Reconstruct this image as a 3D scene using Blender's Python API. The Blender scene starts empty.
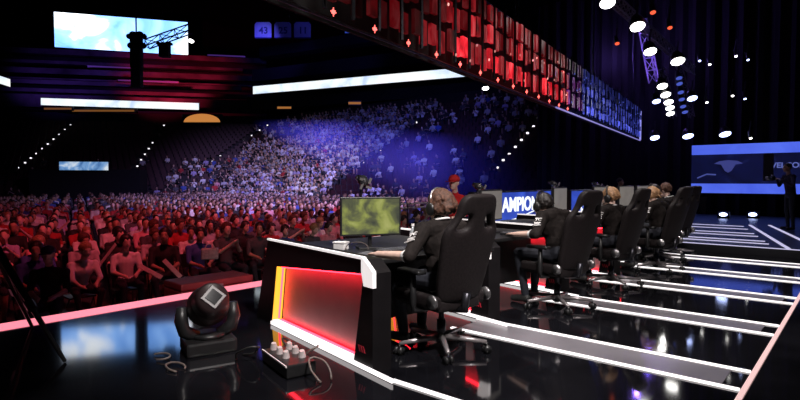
import bpy, bmesh, math, random
import numpy as np
from mathutils import Vector, Matrix, Euler

random.seed(7)
rng = np.random.default_rng(7)
SC = bpy.context.scene
COL = SC.collection
R = math.radians
PI = math.pi

# ------------------------------------------------------------------ render look
SC.view_settings.view_transform = 'Standard'
SC.view_settings.look = 'None'
SC.view_settings.gamma = 1
SC.view_settings.use_curve_mapping = False
SC.view_settings.exposure = 0
SC.cycles.use_denoising = True
SC.cycles.max_bounces = 6
SC.cycles.sample_clamp_indirect = 4

# ------------------------------------------------------------------ camera (stands beside the stage)
YAW = R(40.8)
PIT = math.atan(20 / 544)
cam_d = bpy.data.cameras.new('camera')
cam = bpy.data.objects.new('camera', cam_d)
COL.objects.link(cam)
cam.location = (0, 0, 1.35)
cam.rotation_euler = (PI / 2 - PIT, 0, YAW)
cam_d.sensor_width = 36
cam_d.lens = 544 / 800 * 36
cam_d.clip_start = .05
cam_d.clip_end = 400
SC.camera = cam
FW = Vector((-math.sin(YAW), math.cos(YAW), 0))
RT = Vector((math.cos(YAW), math.sin(YAW), 0))


def at(px, py, d):
    """world point seen at photo pixel (px, py), d metres ahead"""
    return FW * d + RT * ((px - 400) / 544 * d) + Vector((0, 0, 1.35 + (180 - py) / 544 * d))


def pix(p):
    x = p[0] * RT.x + p[1] * RT.y
    z = p[0] * FW.x + p[1] * FW.y
    return 400 + 544 * x / z, 180 + 544 * (1.35 - p[2]) / z, z


# ------------------------------------------------------------------ materials
def nodes_of(m):
    m.use_nodes = True
    nt = m.node_tree
    return nt, nt.nodes['Principled BSDF']


def mat(name, col, rough=.6, metal=0., var=.25, scale=20., bump=0., emit=None, es=0., spec=.5, coat=0.):
    m = bpy.data.materials.new(name)
    nt, b = nodes_of(m)
    b.inputs['Roughness'].default_value = rough
    b.inputs['Metallic'].default_value = metal
    b.inputs['Specular IOR Level'].default_value = spec
    b.inputs['Coat Weight'].default_value = coat
    b.inputs['Base Color'].default_value = (*col, 1)
    if var:
        tc = nt.nodes.new('ShaderNodeTexCoord')
        n = nt.nodes.new('ShaderNodeTexNoise')
        n.inputs['Scale'].default_value = scale
        n.inputs['Detail'].default_value = 3
        nt.links.new(tc.outputs['Object'], n.inputs['Vector'])
        r = nt.nodes.new('ShaderNodeValToRGB')
        r.color_ramp.elements[0].position = .3
        r.color_ramp.elements[1].position = .7
        r.color_ramp.elements[0].color = (*[c * (1 - var) for c in col], 1)
        r.color_ramp.elements[1].color = (*[min(1, c * (1 + var)) for c in col], 1)
        nt.links.new(n.outputs['Fac'], r.inputs['Fac'])
        nt.links.new(r.outputs['Color'], b.inputs['Base Color'])
        if bump:
            bp = nt.nodes.new('ShaderNodeBump')
            bp.inputs['Strength'].default_value = bump
            bp.inputs['Distance'].default_value = .01
            nt.links.new(n.outputs['Fac'], bp.inputs['Height'])
            nt.links.new(bp.outputs['Normal'], b.inputs['Normal'])
    if emit:
        b.inputs['Emission Color'].default_value = (*emit, 1)
        b.inputs['Emission Strength'].default_value = es
    return m


def emis(name, col, s):
    return mat(name, (.02, .02, .02), .4, var=0, emit=col, es=s)


def screen_mat(name, stops, s, scale=1.5, dist=.6, stretch=(1, 1, 1), seed=0.):
    """a lit display: noise picture through a colour ramp"""
    m = bpy.data.materials.new(name)
    nt, b = nodes_of(m)
    b.inputs['Base Color'].default_value = (.01, .01, .01, 1)
    b.inputs['Roughness'].default_value = .3
    tc = nt.nodes.new('ShaderNodeTexCoord')
    mp = nt.nodes.new('ShaderNodeMapping')
    mp.inputs['Scale'].default_value = stretch
    mp.inputs['Location'].default_value = (seed, seed * .7, seed * .3)
    n = nt.nodes.new('ShaderNodeTexNoise')
    n.inputs['Scale'].default_value = scale
    n.inputs['Detail'].default_value = 5
    n.inputs['Distortion'].default_value = dist
    r = nt.nodes.new('ShaderNodeValToRGB')
    el = r.color_ramp.elements
    while len(el) < len(stops):
        el.new(.5)
    for e, (p, c) in zip(el, stops):
        e.position = p
        e.color = (*c, 1)
    L = nt.links.new
    L(tc.outputs['Object'], mp.inputs['Vector'])
    L(mp.outputs['Vector'], n.inputs['Vector'])
    L(n.outputs['Fac'], r.inputs['Fac'])
    L(r.outputs['Color'], b.inputs['Emission Color'])
    b.inputs['Emission Strength'].default_value = s
    return m


def shirt_mat(name, rough=.85):
    """fabric whose colour is the object's own colour"""
    m = bpy.data.materials.new(name)
    nt, b = nodes_of(m)
    oi = nt.nodes.new('ShaderNodeObjectInfo')
    nt.links.new(oi.outputs['Color'], b.inputs['Base Color'])
    b.inputs['Roughness'].default_value = rough
    return m


M = {
    'floor': mat('dark_concrete', (.02, .017, .02), .7, scale=.6),
    'stage': mat('black_gloss', (.006, .006, .008), .06, var=.5, scale=1.2, spec=.85),
    'platform': mat('platform_satin_black', (.008, .008, .012), .38, var=.4, scale=1.5, spec=.3),
    'stage_band': mat('grey_satin_band', (.16, .15, .17), .3, var=.2, scale=2),
    'black': mat('black_plastic', (.012, .012, .013), .4, scale=30),
    'desk_black': mat('desk_black', (.006, .005, .006), .5, scale=8, spec=.25),
    'blackmatte': mat('black_matte', (.008, .008, .009), .85, scale=4),
    'drape': mat('black_drape', (.0035, .0035, .005), .95, scale=2),
    'metal': mat('grey_metal', (.35, .34, .35), .3, .9, var=.15, scale=40),
    'chrome': mat('polished_leg_metal', (.34, .31, .32), .3, .6, var=.05, scale=40),
    'darkmetal': mat('dark_metal', (.05, .05, .06), .35, .8, scale=30),
    'truss': mat('truss_aluminium', (.25, .25, .28), .5, .4, scale=20),
    'leather': mat('chair_leather', (.013, .0098, .0105), .6, var=.3, scale=60, bump=.15, spec=.22),
    'leather_red': mat('chair_red_leather', (.45, .02, .04), .45, scale=50),
    'jacket': mat('jacket_cloth', (.013, .010, .0095), .85, var=.35, scale=25, bump=.4, spec=.15),
    'white_cloth': mat('white_cloth', (.8, .78, .78), .8, var=.05),
    'trouser': mat('dark_denim', (.018, .02, .03), .85, scale=40),
    'shoe': mat('dark_shoe', (.03, .03, .03), .6),
    'skin': mat('skin', (.72, .50, .42), .5, var=.08, scale=15),
    'skin_tan': mat('skin_tan', (.42, .25, .17), .5, var=.08, scale=15),
    'hair_brown': mat('hair_brown', (.075, .03, .017), .7, var=.6, scale=45, bump=.8),
    'hair_black': mat('hair_black', (.02, .016, .015), .45, var=.5, scale=45, bump=.8),
    'hair_fair': mat('hair_fair', (.36, .20, .10), .5, var=.4, scale=45, bump=.8),
    'eye': mat('eye_dark', (.02, .015, .01), .15, var=0),
    'stand': mat('stand_concrete', (.035, .028, .032), .9, scale=.8),
    'seatshell': mat('dark_red_seat', (.05, .015, .02), .6, scale=3),
    'grey_panel': mat('grey_acrylic', (.36, .33, .34), .45, var=.05, scale=8),
    'fascia': mat('painted_fascia', (.12, .11, .13), .8, var=.7, scale=.35),
    'ceiling': mat('dark_ceiling', (.012, .012, .018), .9, scale=.3),
    'wall': mat('dark_wall', (.02, .02, .03), .9, scale=.3),
    'rope': mat('black_cable', (.02, .02, .02), .5, var=.2),
    'cabletan': mat('pale_cable', (.13, .10, .09), .5, var=.2),
    'redcloth': mat('red_cloth', (.55, .015, .02), .8, scale=12),
    'redlit_case': mat('red_lit_case', (.22, .015, .02), .5, scale=5),
    'cloth_dark': mat('dark_crew_cloth', (.035, .022, .05), .85, scale=12),  # violet spill on the crew is put into the cloth colour
    'navycap': mat('navy_cap', (.03, .04, .10), .8),
    'banner': mat('banner_cloth', (.35, .38, .62), .8, var=.1, scale=2),
    'banner_ink': mat('banner_ink', (.03, .04, .16), .8, var=0),
    'key': mat('key_grey', (.10, .10, .11), .35, var=.1),
    'shirt': shirt_mat('spectator_shirt'),
    'white_em': emis('white_light_strip', (1, .93, .93), 1.5),
    'pink_em': emis('pink_light_strip', (1, .25, .33), 1.25),
    'amber_em': emis('amber_light_strip', (1, .47, .03), 1.5),
    'red_em': emis('red_light_strip', (1, .015, .03), 14.0),
    'lamp_em': emis('white_lamp', (1, .97, .93), 9),
    'lamp_blue': emis('blue_white_lamp', (.45, .55, 1), 7),
    'lamp_dim': emis('dim_blue_lamp', (.12, .18, .9), .55),
    'lamp_red': emis('red_lamp', (1, .12, .05), 1.2),
    'tiny_lamp': emis('small_step_lamp', (.9, .85, .95), 1.6),
    'star_red': emis('red_star_lamp', (1, .12, .1), 3.0),
    'warm_em': emis('warm_concourse_glow', (1, .42, .1), .9),
    'band_blue': screen_mat('blue_led_band', [(.2, (.05, .09, .68)), (.8, (.11, .19, .95))], 1.0, .8),
    'text_white': emis('lit_white_letters', (.9, .95, 1), 1.3),
    'text_blue': emis('lit_pale_blue_letters', (.2, .25, .8), .55),
    'ribbon': screen_mat('ribbon_display', [(.3, (.45, .6, .95)), (.5, (.85, .95, 1)), (.7, (1, 1, 1))], 1.1, .45, stretch=(1, 1, 2)),
    'bigscreen': screen_mat('scoreboard_picture', [(.32, (.08, .25, .72)), (.5, (.26, .5, 1)), (.62, (.9, .95, 1))], 2.6, .12, .8),
    'smallscreen': screen_mat('small_display_picture', [(.35, (.05, .15, .4)), (.5, (.2, .4, .75)), (.66, (.8, .9, 1))], .8, .9, 1.2),
    'gamescreen': screen_mat('game_picture', [(.30, (.03, .035, .03)), (.44, (.10, .11, .05)), (.56, (.27, .30, .07)), (.72, (.46, .47, .16))], .95, 6, .5, seed=3.3),
    'greyscreen': screen_mat('grey_display', [(.3, (.17, .15, .14)), (.7, (.22, .2, .18))], .8, 4),
    'bluescreen': screen_mat('blue_board_picture', [(.3, (.02, .04, .35)), (.52, (.05, .12, .75)), (.75, (.25, .4, 1))], .8, 1.3, 1.0, seed=1.7),
    'wallscreen': screen_mat('far_wall_picture', [(.3, (.002, .003, .015)), (.6, (.004, .006, .045)), (.8, (.02, .03, .16))], .9, .8, 1.5, seed=5),
    'floorglass': None,
}

# ------------------------------------------------------------------ mesh helpers


def mesh_from(bm, name):
    me = bpy.data.meshes.new(name)
    bm.to_mesh(me)
    bm.free()
    return me


def link(name, me, mats=(), parent=None, mw=None, smooth=False):
    o = bpy.data.objects.new(name, me)
    COL.objects.link(o)
    if not isinstance(mats, (list, tuple)):
        mats = [mats]
    if me is not None and hasattr(me, 'materials') and not len(me.materials):
        for m in mats:
            me.materials.append(M[m] if isinstance(m, str) else m)
    if smooth and me is not None:
        me.polygons.foreach_set('use_smooth', [True] * len(me.polygons))
    if parent is not None:
        o.parent = parent
    if mw is not None:
        o.matrix_local = mw
    return o


def tag(o, label=None, cat=None, group=None, kind=None):
    if label:
        o['label'] = label
    if cat:
        o['category'] = cat
    if group:
        o['group'] = group
    if kind:
        o['kind'] = kind
    return o


def empty(name, loc, rz=0., label=None, cat=None, group=None):
    o = bpy.data.objects.new(name, None)
    COL.objects.link(o)
    o.location = loc
    o.rotation_euler = (0, 0, rz)
    o.empty_display_size = .1
    return tag(o, label, cat, group)


def bx(bm, c, s, rot=None):
    """box centre c, full size s"""
    r = bmesh.ops.create_cube(bm, size=1)
    mx = Matrix.Translation(Vector(c)) @ (rot.to_4x4() if rot is not None else Matrix()) @ Matrix.Diagonal((*s, 1))
    bmesh.ops.transform(bm, matrix=mx, verts=r['verts'])
    return r['verts']


def frame(d):
    d = Vector(d).normalized()
    a = Vector((0, 0, 1)) if abs(d.z) < .95 else Vector((1, 0, 0))
    x = a.cross(d).normalized()
    return x, d.cross(x)


def tube(bm, pts, r, seg=8, cap=True):
    pts = [Vector(p) for p in pts]
    rs = r if isinstance(r, (list, tuple)) else [r] * len(pts)
    rings = []
    x = None
    for i, p in enumerate(pts):
        d = (pts[min(i + 1, len(pts) - 1)] - pts[max(i - 1, 0)]).normalized()
        if x is None:
            x, y = frame(d)
        else:
            x = (x - d * x.dot(d))
            x = x.normalized() if x.length > 1e-6 else frame(d)[0]
            y = d.cross(x)
        rings.append([bm.verts.new(p + (x * math.cos(2 * PI * k / seg) + y * math.sin(2 * PI * k / seg)) * rs[i]) for k in range(seg)])
    for a, b in zip(rings, rings[1:]):
        for k in range(seg):
            bm.faces.new((a[k], a[(k + 1) % seg], b[(k + 1) % seg], b[k]))
    if cap:
        bm.faces.new(rings[0][::-1])
        bm.faces.new(rings[-1])


def capsule(bm, a, b, r1, r2, seg=12):
    a, b = Vector(a), Vector(b)
    d = (b - a)
    d = d.normalized() if d.length > 1e-6 else Vector((0, 0, 1))
    pts, rs = [], []
    for t in (80, 55, 28, 0):
        pts.append(a - d * r1 * math.sin(R(t)))
        rs.append(r1 * math.cos(R(t)))
    for t in (0, 28, 55, 80):
        pts.append(b + d * r2 * math.sin(R(t)))
        rs.append(r2 * math.cos(R(t)))
    tube(bm, pts, rs, seg)


def ellipsoid(bm, c, r, rot=None, sub=2):
    v = bmesh.ops.create_icosphere(bm, subdivisions=sub, radius=1)['verts']
    mx = Matrix.Translation(Vector(c)) @ (rot.to_4x4() if rot is not None else Matrix()) @ Matrix.Diagonal((*r, 1))
    bmesh.ops.transform(bm, matrix=mx, verts=v)


def bevel_all(bm, w, seg=2):
    bmesh.ops.bevel(bm, geom=list(bm.edges), offset=w, segments=seg, affect='EDGES', profile=.6)


def rbox(c, s, w=.01, seg=2, rot=None):
    bm = bmesh.new()
    bx(bm, c, s, rot)
    bevel_all(bm, w, seg)
    return bm


def prism(bm, poly, axis_o, ux, uy, depth):
    """poly of 2D points in the plane (ux, uy) through axis_o, extruded by vector depth"""
    a = [bm.verts.new(Vector(axis_o) + Vector(ux) * p[0] + Vector(uy) * p[1]) for p in poly]
    b = [bm.verts.new(v.co + Vector(depth)) for v in a]
    n = len(a)
    bm.faces.new(a)
    bm.faces.new(b[::-1])
    for i in range(n):
        bm.faces.new((a[i], b[i], b[(i + 1) % n], a[(i + 1) % n]))
    bmesh.ops.recalc_face_normals(bm, faces=bm.faces)


def evaluated(o):
    dg = bpy.context.evaluated_depsgraph_get()
    me = bpy.data.meshes.new_from_object(o.evaluated_get(dg))
    old = o.data
    bpy.data.objects.remove(o)
    bpy.data.meshes.remove(old)
    return me


def remeshed(bm, voxel, smooth=4, ratio=None, clouds=None):
    o = link('tmp', mesh_from(bm, 'tmp'))
    md = o.modifiers.new('r', 'REMESH')
    md.mode = 'VOXEL'
    md.voxel_size = voxel
    if smooth:
        s = o.modifiers.new('s', 'SMOOTH')
        s.iterations = smooth
        s.factor = .5
    if ratio:
        d = o.modifiers.new('d', 'DECIMATE')
        d.ratio = ratio
    return evaluated(o)


def text_mesh(body, size, extrude=.002, bold=0., spacing=1.0):
    c = bpy.data.curves.new('txt', 'FONT')
    c.body = body
    c.size = size
    c.extrude = extrude
    c.offset = bold
    c.space_character = spacing
    c.align_x = 'CENTER'
    c.align_y = 'CENTER'
    o = bpy.data.objects.new('txt', c)
    COL.objects.link(o)
    dg = bpy.context.evaluated_depsgraph_get()
    me = bpy.data.meshes.new_from_object(o.evaluated_get(dg))
    bpy.data.objects.remove(o)
    bpy.data.curves.remove(c)
    me.materials.clear()
    return me


def basis(o, x, y, z):
    m = Matrix.Identity(4)
    for i in range(3):
        m[i][0], m[i][1], m[i][2], m[i][3] = x[i], y[i], z[i], o[i]
    return m


def spot(name, loc, target, e, col, size=60, blend=.5, rad=.2):
    l = bpy.data.lights.new(name, 'SPOT')
    l.energy = e
    l.color = col
    l.spot_size = R(size)
    l.spot_blend = blend
    l.shadow_soft_size = rad
    o = bpy.data.objects.new(name, l)
    COL.objects.link(o)
    o.location = loc
    o.rotation_euler = (Vector(target) - Vector(loc)).to_track_quat('-Z', 'Y').to_euler()
    return o


ORD = ['front', 'second', 'third', 'fourth', 'fifth', 'sixth', 'seventh', 'eighth', 'ninth', 'tenth', 'eleventh', 'twelfth', 'thirteenth',
       'fourteenth', 'fifteenth', 'sixteenth', 'seventeenth', 'eighteenth', 'nineteenth', 'twentieth', 'twenty-first', 'twenty-second',
       'twenty-third', 'twenty-fourth', 'twenty-fifth', 'twenty-sixth', 'twenty-seventh', 'twenty-eighth', 'twenty-ninth', 'thirtieth'] + ['far'] * 60
NTH = ['first'] + ORD[1:]

# ================================================================== THE SETTING
GZ = -.9          # arena floor, 0.9 m below the stage top


def struct(name, bm, m, smooth=False):
    o = link(name, mesh_from(bm, name), m, smooth=smooth)
    o['kind'] = 'structure'
    return o


bm = bmesh.new(); bx(bm, (-50, 30, GZ - .1), (180, 150, .2)); struct('floor', bm, 'floor')
bm = bmesh.new(); bx(bm, (-50, 30, 45.1), (180, 150, .2)); struct('ceiling', bm, 'ceiling')
for nm, c, s in (('wall_back', (-50, 105.1, 22), (180, .2, 47)), ('wall_front', (-50, -45.1, 22), (180, .2, 47)),
                 ('wall_left', (-140.1, 30, 22), (.2, 150, 47)), ('wall_right', (40.1, 30, 22), (.2, 150, 47))):
    bm = bmesh.new(); bx(bm, c, s); struct(nm, bm, 'wall')

# stage deck: black gloss from the audience edge (X -5.85) to the right edge
bm = bmesh.new(); bx(bm, (-2.3, 9, -.45), (7.1, 29, .9)); struct('stage_floor', bm, 'stage')
bm = bmesh.new(); bx(bm, (5.28, 9, -.46), (8, 29, .88)); struct('stage_wing_floor', bm, 'blackmatte')
# raised platform at the far end
bm = bmesh.new(); bx(bm, (-2.2, 16.6, .07), (6.8, 10.2, .14)); struct('platform_floor', bm, 'platform')
# black drape behind the stage, hung in folds
bm = bmesh.new()
n = 150
top, bot = [], []
for i in range(n + 1):
    x = -12 + 24 * i / n
    y = 23.9 + .12 * math.sin(i * 1.9) + .05 * math.sin(i * .7)
    bot.append(bm.verts.new((x, y, GZ))); top.append(bm.verts.new((x, y, 9.5)))
for i in range(n):
    bm.faces.new((bot[i], bot[i + 1], top[i + 1], top[i]))
struct('wall_drape', bm, 'drape')

# ------------------------------------------------------------------ seating bowl
DL = Vector((-math.sin(R(53.8)), math.cos(R(53.8)), 0))     # end stand climbs this way
EL = Vector((math.cos(R(53.8)), math.sin(R(53.8)), 0))      # its rows run this way


def stand_mesh(p0, p1, q0, q1, rows, z0, z1, base):
    """stepped bank between front line p0-p1 and top line q0-q1"""
    bm = bmesh.new()
    p0, p1, q0, q1 = map(Vector, (p0, p1, q0, q1))
    prev = None
    for i in range(rows + 1):
        f = i / rows
        a, b = p0.lerp(q0, f), p1.lerp(q1, f)
        zz = z0 + (z1 - z0) * f
        zl = base if i == 0 else z0 + (z1 - z0) * (i - 1) / rows
        lo = [bm.verts.new((a.x, a.y, zl)), bm.verts.new((b.x, b.y, zl))]
        hi = [bm.verts.new((a.x, a.y, zz)), bm.verts.new((b.x, b.y, zz))]
        bm.faces.new((lo[0], lo[1], hi[1], hi[0]))
        if prev:
            bm.faces.new((prev[0], prev[1], lo[1], lo[0]))
        prev = hi
    return bm


RROWS, LROWS = 21, 24
RP0, RP1, RQ0, RQ1 = (-41.2, 25, 0), (-12.5, 25, 0), (-55.6, 38, 0), (-12.5, 38, 0)
LP1, LQ1 = Vector((-41.2, 25, 0)), Vector((-55.6, 38, 0))
LP0, LQ0 = DL * 48 + EL * -34, DL * 68.5 + EL * -40
ZR0, ZR1 = -.55, 7.5
struct('stand_tier_floor', stand_mesh(RP0, RP1, RQ0, RQ1, RROWS, ZR0, ZR1, GZ), 'stand')
struct('end_tier_floor', stand_mesh(LP0, LP1, LQ0, LQ1, LROWS, ZR0, ZR1, GZ), 'stand')


def lerp2(a0, a1, b0, b1, u, f):
    a, b = Vector(a0).lerp(Vector(b0), f), Vector(a1).lerp(Vector(b1), f)
    return a.lerp(b, u), (b - a).length


# concourse walls and upper decks behind the bowl
def wall_strip(name, pts, z0, z1, th, m):
    bm = bmesh.new()
    for a, b in zip(pts, pts[1:]):
        a, b = Vector(a), Vector(b)
        d = (b - a); L = d.length; d.normalize()
        nrm = Vector((-d.y, d.x, 0))
        rot = Matrix((d, nrm, Vector((0, 0, 1)))).transposed()
        bx(bm, (a + b) / 2 + nrm * th / 2 + Vector((0, 0, (z0 + z1) / 2)), (L, th, z1 - z0), rot)
    return struct(name, bm, m)


E0 = DL * 73 + EL * -44
E1 = Vector((-57.5, 41.5, 0))
E2 = Vector((-12, 41.5, 0))
wall_strip('concourse_wall', [E0, E1, E2], 6.5, 9.3, -.3, 'wall')
for i, (ds, zz0, zz1, th) in enumerate(((0., 10.0, 11.5, 1.5), (1.6, 12.0, 12.45, 1.2), (3.0, 13.2, 13.7, 1.2), (4.4, 14.0, 14.2, .8), (5.4, 14.9, 15.6, 1.2), (7.6, 16.6, 17.0, 1.2), (9.4, 18.2, 18.9, 1.2))):
    a = E0 + DL * ds + EL * -4
    b = DL * (72.4 + ds) + EL * (-1 - (i % 3) * 1.6)
    wall_strip('upper_tier_wall', [a, b], zz0, zz1, th, 'fascia')
wall_strip('upper_recess_wall', [E0 + DL * 12 + EL * -4, DL * 84.4 + EL * -1], 10, 19.5, .3, 'wall')
for i, (ds, zz0, zz1) in enumerate(((0., 9.8, 11.5), (2.5, 14., 15.5), (6, 18.2, 19.5))):
    wall_strip('upper_side_wall', [Vector((-58 - ds, 38.5 + ds, 0)), Vector((-24 - ds * .5, 46.5 + ds, 0)), Vector((10, 48 + ds, 0))], zz0, zz1, 1.9, 'wall')

# ================================================================== DISPLAYS OF THE ARENA


def board(name, o, x, up, w, h, th, screen, label, cat, group=None, casing='black'):
    """a display: casing box with a screen on its front; o = centre of the front"""
    x, up = Vector(x).normalized(), Vector(up).normalized()
    n = x.cross(up)
    root = empty(name, Vector(o) - n * th, 0, label, cat, group)
    mw = basis((0, 0, 0), x, up, n)
    link('casing', mesh_from(rbox((0, 0, th / 2 - .004), (w + .06, h + .06, th), .01, 1), 'casing'), casing, root, mw)
    bm = bmesh.new(); bx(bm, (0, 0, th + .002), (w, h, .008))
    s = link('screen', mesh_from(bm, 'screen'), screen, root, mw)
    return root, mw, th


def ribbon(p, q, zc, h, label):
    p, q = Vector(p), Vector(q)
    d = (q - p).normalized()
    n_ = d.cross(Vector((0, 0, 1)))
    board('ribbon_display', (p + q) / 2 + Vector((0, 0, zc)), d, n_.cross(d), (q - p).length, h, .3, 'ribbon', label, 'display', 'ribbon displays on the deck fronts')


pa, pb = at(43, 102, 64.5), at(200, 107, 66.5)
ribbon(pa, pb, 0, .82, 'long white ribbon display below the red lit upper decks of the end stand')
pa, pb = at(254, 91, 62), at(476, 69.5, 51.1)
ribbon((pa.x, pa.y, 0), (pb.x, pb.y, 0), 11.5, .86, 'long white ribbon display running behind the red light canopy above the crowd')
pa, pb = at(-30, 73, 48), at(13, 81, 55)
ribbon((pa.x, pa.y, 0), (pb.x, pb.y, 0), (pa.z + pb.z) / 2, .75, 'short ribbon display cut off by the edge of the view')

# scoreboard screen hanging high over the end stand
pa, pb = at(58, 33, 106), at(190, 38, 113)
d = Vector((pb.x - pa.x, pb.y - pa.y, 0))
board('hanging_screen', ((pa.x + pb.x) / 2, (pa.y + pb.y) / 2, 1.35 + 143.5 / 544 * 110), d, (0, 0, 1), d.length, 6.7, .6, 'bigscreen',
      'big bright white and blue screen hanging above the end stand', 'screen')
bm = bmesh.new()
for f in (.2, .8):
    p = pa.lerp(pb, f)
    tube(bm, [(p.x, p.y, 34.6), (p.x, p.y, 44.9)], .1, 6)
tag(link('hanging_cable', mesh_from(bm, 'hanging_cable'), 'darkmetal'), 'pair of steel cables holding up the big hanging screen', 'cable')

# small display on a dark vomitory block in the end stand
p = at(84.5, 166, 43)
board('small_display', p, EL, (0, 0, 1), 3.5, .66, .2, 'smallscreen', 'small blue display on the dark block low in the end stand', 'display')
bm = bmesh.new()
q = p + DL * 1.6
rotL = Matrix((EL, DL, Vector((0, 0, 1)))).transposed()
bx(bm, (q.x, q.y, .65), (8, 2.6, 3.1), rotL)
struct('vomitory_wall', bm, 'blackmatte')
VQ = Vector((q.x, q.y, 0))

# little suite monitor, yellow post and lamp above the far stand
p = at(517, 104, 50)
board('hanging_monitor', p, (1, .15, 0), (0, 0, 1), 1.5, .7, .15, 'bluescreen', 'small blue monitor above the far stand, under the canopy', 'monitor')
bm = bmesh.new(); tube(bm, [p + Vector((0, .1, .3)), (p.x, p.y + .1, 44.9)], .03, 6)
tag(link('hanging_rod', mesh_from(bm, 'hanging_rod'), 'darkmetal'), 'steel rod holding up the small monitor above the far stand', 'rod')
for px, py, h, nm, lab in ((465, 107, 1.1, 'yellow_post', 'thin yellow lit post at the top of the far stand'),):
    p = at(px, py, 49)
    bm = rbox((0, 0, 0), (.22, .22, h), .02, 1)
    o = link(nm, mesh_from(bm, nm), mat('yellow_lit_post', (.3, .2, .02), .5, emit=(1, .6, .08), es=.25)); o.location = p
    tag(o, lab, 'post')

p = at(354, 31, 55)
board('roof_monitor', p, RT, (0, 0, 1), 1.7, .75, .15, 'bluescreen', 'small blue monitor high in the dark roof beside the canopy', 'monitor')
bm = bmesh.new(); tube(bm, [p + Vector((0, 0, .3)), (p.x, p.y, 44.9)], .03, 6)
tag(link('hanging_rod', mesh_from(bm, 'hanging_rod'), 'darkmetal'), 'steel rod holding up the small blue roof monitor', 'rod')
# three honoured number banners
for i, (num, px, lab) in enumerate((('43', 264.5, 'pale blue banner with number 43 hanging from the dark roof'),
                                    ('25', 284, 'dim blue banner with number 25, the middle of three in the dark roof'),
                                    ('11', 303.5, 'dimmest blue banner with number 11, beside the number 25 banner'))):
    p = at(px, 31.5, 60)
    x, n = RT.copy(), -FW
    root = empty('number_banner', p, 0, lab, 'banner', 'number banners in the roof')
    mw = basis((0, 0, 0), x, (0, 0, 1), n)
    bm = bmesh.new()
    w, h = .92, .85
    poly = [(-w, -h), (w, -h), (w, h * .7), (w * .75, h), (-w * .75, h), (-w, h * .7)]
    prism(bm, poly, (0, 0, 0), (1, 0, 0), (0, 1, 0), (0, 0, -.05))
    link('cloth', mesh_from(bm, 'cloth'), 'banner', root, mw)
    me = text_mesh(num, 1.0, .01, .02)
    link('number', me, 'banner_ink', root, mw @ Matrix.Translation((.05, -.1, .02)))
    bm = bmesh.new(); bx(bm, (0, -h - .02, .01), (w * 2, .12, .08))
    link('hem', mesh_from(bm, 'hem'), 'banner_ink', root, mw)
    tube_b = bmesh.new(); tube(tube_b, [(-.7, h, -.02), (-.7, 44.95 - p.z, -.02)], .02, 5); tube(tube_b, [(.7, h, -.02), (.7, 44.95 - p.z, -.02)], .02, 5)
    link('hanging_line', mesh_from(tube_b, 'hanging_line'), 'darkmetal', root, mw)

# ------------------------------------------------------------------ aisle step lamps
step_bm = rbox((0, 0, .06), (.14, .14, .12), .02, 1)
step_me = mesh_from(step_bm, 'step_lamp'); step_me.materials.append(M['tiny_lamp'])
AIS = [((20, 167), (72, 125), 10, 44, 58, 'outer end stand aisle'), ((130, 177), (165, 125), 10, 43, 60, 'end stand aisle beside the small display'),
       ((205, 166), (268, 125), 9, 44, 57, 'aisle at the bowl corner'), ((345, 176), (435, 109), 11, 36, 47, 'aisle through the lavender crowd'),
       ((485, 180), (545, 113), 11, 27, 38, 'aisle beside the black drape')]


def bowl_z(x, y):
    """height of the seating bowl at x, y"""
    v = Vector((x, y, 0))
    s = v.dot(DL)
    zl = ZR0 + (s - 48) / 20.5 * (ZR1 - ZR0) if s > 47.5 else None
    zr = ZR0 + (y - 25) / 13 * (ZR1 - ZR0) if y > 24.6 else None
    c = [z for z in (zl, zr) if z is not None]
    return max(c) if c else GZ


def ray_bowl(px, py):
    """where a sight line meets the seating bowl"""
    for k in range(400):
        d = 22 + k * .15
        p = at(px, py, d)
        if p.z < bowl_z(p.x, p.y) + .15:
            return p
    return at(px, py, 50)


for (a, b, n, d0, d1, nm) in AIS:
    for i in range(n):
        f = i / (n - 1)
        p = ray_bowl(a[0] + (b[0] - a[0]) * f, a[1] + (b[1] - a[1]) * f)
        o = link('step_lamp', step_me); o.location = (p.x, p.y, bowl_z(p.x, p.y) + .02)
        tag(o, f'small step lamp, {NTH[i]} from the bottom of the {nm}', 'lamp', 'aisle step lamps')

# warm light of concourse wall and openings, put in as glowing panels
for i, (px, py, w, dd, lab) in enumerate(((60, 109, 3.5, 64, 'dull amber panel glowing as concourse light under the far end of the ribbon display'),
                                          (105, 111, 8, 65, 'amber panel glowing as concourse light under the middle of the ribbon display'),
                                          (203, 119, 4.5, 62, 'bright orange concourse opening at the corner of the bowl'),
                                          (285, 108, 1.6, 58, 'small warm glow panel for a lit opening in the concourse behind the lavender crowd'),
                                          (355, 103.5, 1.3, 53, 'small amber glow panel for a lit opening in the concourse higher up the side'))):
    p = at(px, py, dd)
    root = empty('concourse_glow', p, YAW, lab, 'lamp', 'warm concourse glow panels')
    link('housing', mesh_from(rbox((0, .1, 0), (w, .3, .5 if i != 2 else 1.0), .03, 1), 'housing'), 'darkmetal', root)
    bm = bmesh.new()
    if i == 2:
        prism(bm, [(w * .46 * math.cos(a_), -.4 + .95 * math.sin(a_)) for a_ in np.linspace(0, PI, 15)], (0, -.06, 0), (1, 0, 0), (0, 0, 1), (0, .03, 0))
    else:
        bx(bm, (0, -.06, -.02), (w * .92, .03, .22))
    link('diffuser', mesh_from(bm, 'diffuser'), mat('warm_glow_%d' % i, (.1, .05, .02), .5, var=0, emit=(1, .38, .09), es=(.12, .16, .55, .35, .3)[i]), root)

# ================================================================== STAGE FLOOR LIGHT STRIPS


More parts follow.
